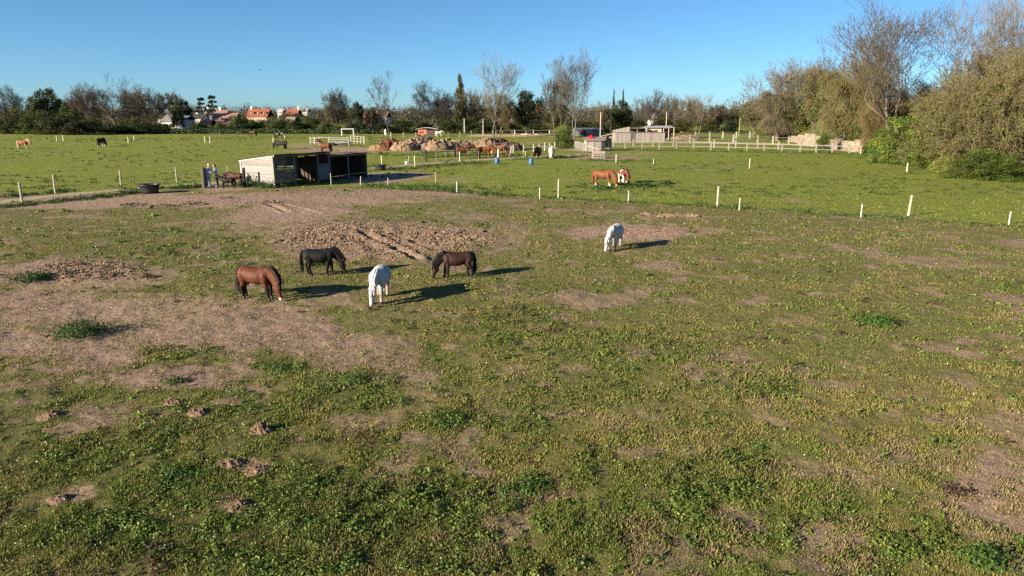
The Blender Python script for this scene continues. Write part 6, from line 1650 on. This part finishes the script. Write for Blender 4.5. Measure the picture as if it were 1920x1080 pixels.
house('low house with a dull red roof behind the slim bare tree', 698, 724, 262, 219, 211, (.55, .47, .40), (.28, .15, .12), 8, 0, chim=((.2, (.5, .4, .35)),), win=((.3, .6, 1.1, 1.2), (.7, .6, 1.1, 1.2)))
house('distant pale roofed house on the skyline left of the dark red roof', 520, 530, 420, 210, 205, (.42, .40, .37), (.45, .42, .40), 8, 0, win=((.5, .6, 1.2, 1.2),))
house('distant white house on the skyline right of the dark red roof', 562, 576, 430, 209, 204, (.70, .66, .60), (.30, .26, .24), 8, 0, win=((.5, .6, 1.2, 1.2),))
house('white house half hidden behind the grey fan shaped tree', 1222, 1232, 262, 224, 214, (.66, .62, .58), (.25, .22, .21), 7, 0, win=((.5, .6, 1.0, 1.2),))
bq = XT(487, 131, 70); m = MB()
m.loft([((-.28, 0, 0), .01, .01), ((-.16, 0, .01), .05, .045), ((0, 0, .02), .075, .07), ((.13, 0, .03), .05, .05), ((.20, 0, .04), .04, .04), ((.28, 0, .03), .008, .008)], 8, lat=(0, 1, 0), col=(.02, .02, .022))
for sd in (-1, 1):
    m.loft([((.02, sd * .04, .04), .11, .015), ((.05, sd * .22, .12), .10, .012), ((-.02, sd * .46, .10), .015, .004)], 8, lat=(1, 0, 0), col=(.02, .02, .022))
o = m.build('bird', M_HAIR, None, loc=(bq, 70, ZT(70, 131)), rotz=.6); o.scale = (.42, .42, .42); tag(o, 'small dark bird flying high above the village', 'bird')
# ------------------------------------------------------------------ light, sky, camera
SUN_EL, SUN_AZ = rad(18.5), math.atan2(-.84, -.545)       # towards the sun, clockwise from +Y
w = bpy.data.worlds.new('World'); SC.world = w; w.use_nodes = True
nt = w.node_tree; nt.nodes.clear()
out = nt.nodes.new('ShaderNodeOutputWorld'); bg = nt.nodes.new('ShaderNodeBackground'); sk = nt.nodes.new('ShaderNodeTexSky')
sk.sky_type = 'NISHITA'; sk.sun_disc = False; sk.sun_elevation = SUN_EL; sk.sun_rotation = SUN_AZ % (2 * PI)
sk.altitude = 2000; sk.air_density = .8; sk.dust_density = 2.0; sk.ozone_density = 6.0
bg.inputs[1].default_value = .057
tint = nt.nodes.new('ShaderNodeMix'); tint.data_type = 'RGBA'; tint.blend_type = 'MULTIPLY'; tint.inputs[0].default_value = 1; tint.inputs[7].default_value = (.98, 1.08, .96, 1)
nt.links.new(sk.outputs[0], tint.inputs[6]); nt.links.new(tint.outputs[2], bg.inputs[0]); nt.links.new(bg.outputs[0], out.inputs[0])
ld = bpy.data.lights.new('sun', 'SUN'); ld.energy = 5.0; ld.angle = rad(.53); ld.color = (1.0, .86, .68)
lo = bpy.data.objects.new('sun', ld); COL.objects.link(lo)
sv = Vector((math.sin(SUN_AZ) * math.cos(SUN_EL), math.cos(SUN_AZ) * math.cos(SUN_EL), math.sin(SUN_EL)))
lo.rotation_euler = (-sv).to_track_quat('-Z', 'Y').to_euler(); lo.location = sv * 50
cd = bpy.data.cameras.new('camera'); cam = bpy.data.objects.new('camera', cd); COL.objects.link(cam)
cam.location = (0, 0, EYE); cam.rotation_euler = (PI / 2 - PITCH, 0, 0)
cd.sensor_width = 36; cd.lens = 36 * FOC / 1920; cd.clip_start = .1; cd.clip_end = 12000
SC.camera = cam
SC.view_settings.view_transform = 'Standard'; SC.view_settings.look = 'None'; SC.view_settings.exposure = 1.5; SC.view_settings.gamma = 1
SC.render.engine = 'CYCLES'
SC.cycles.max_bounces = 5; SC.cycles.diffuse_bounces = 2; SC.cycles.transmission_bounces = 3; SC.cycles.use_denoising = False
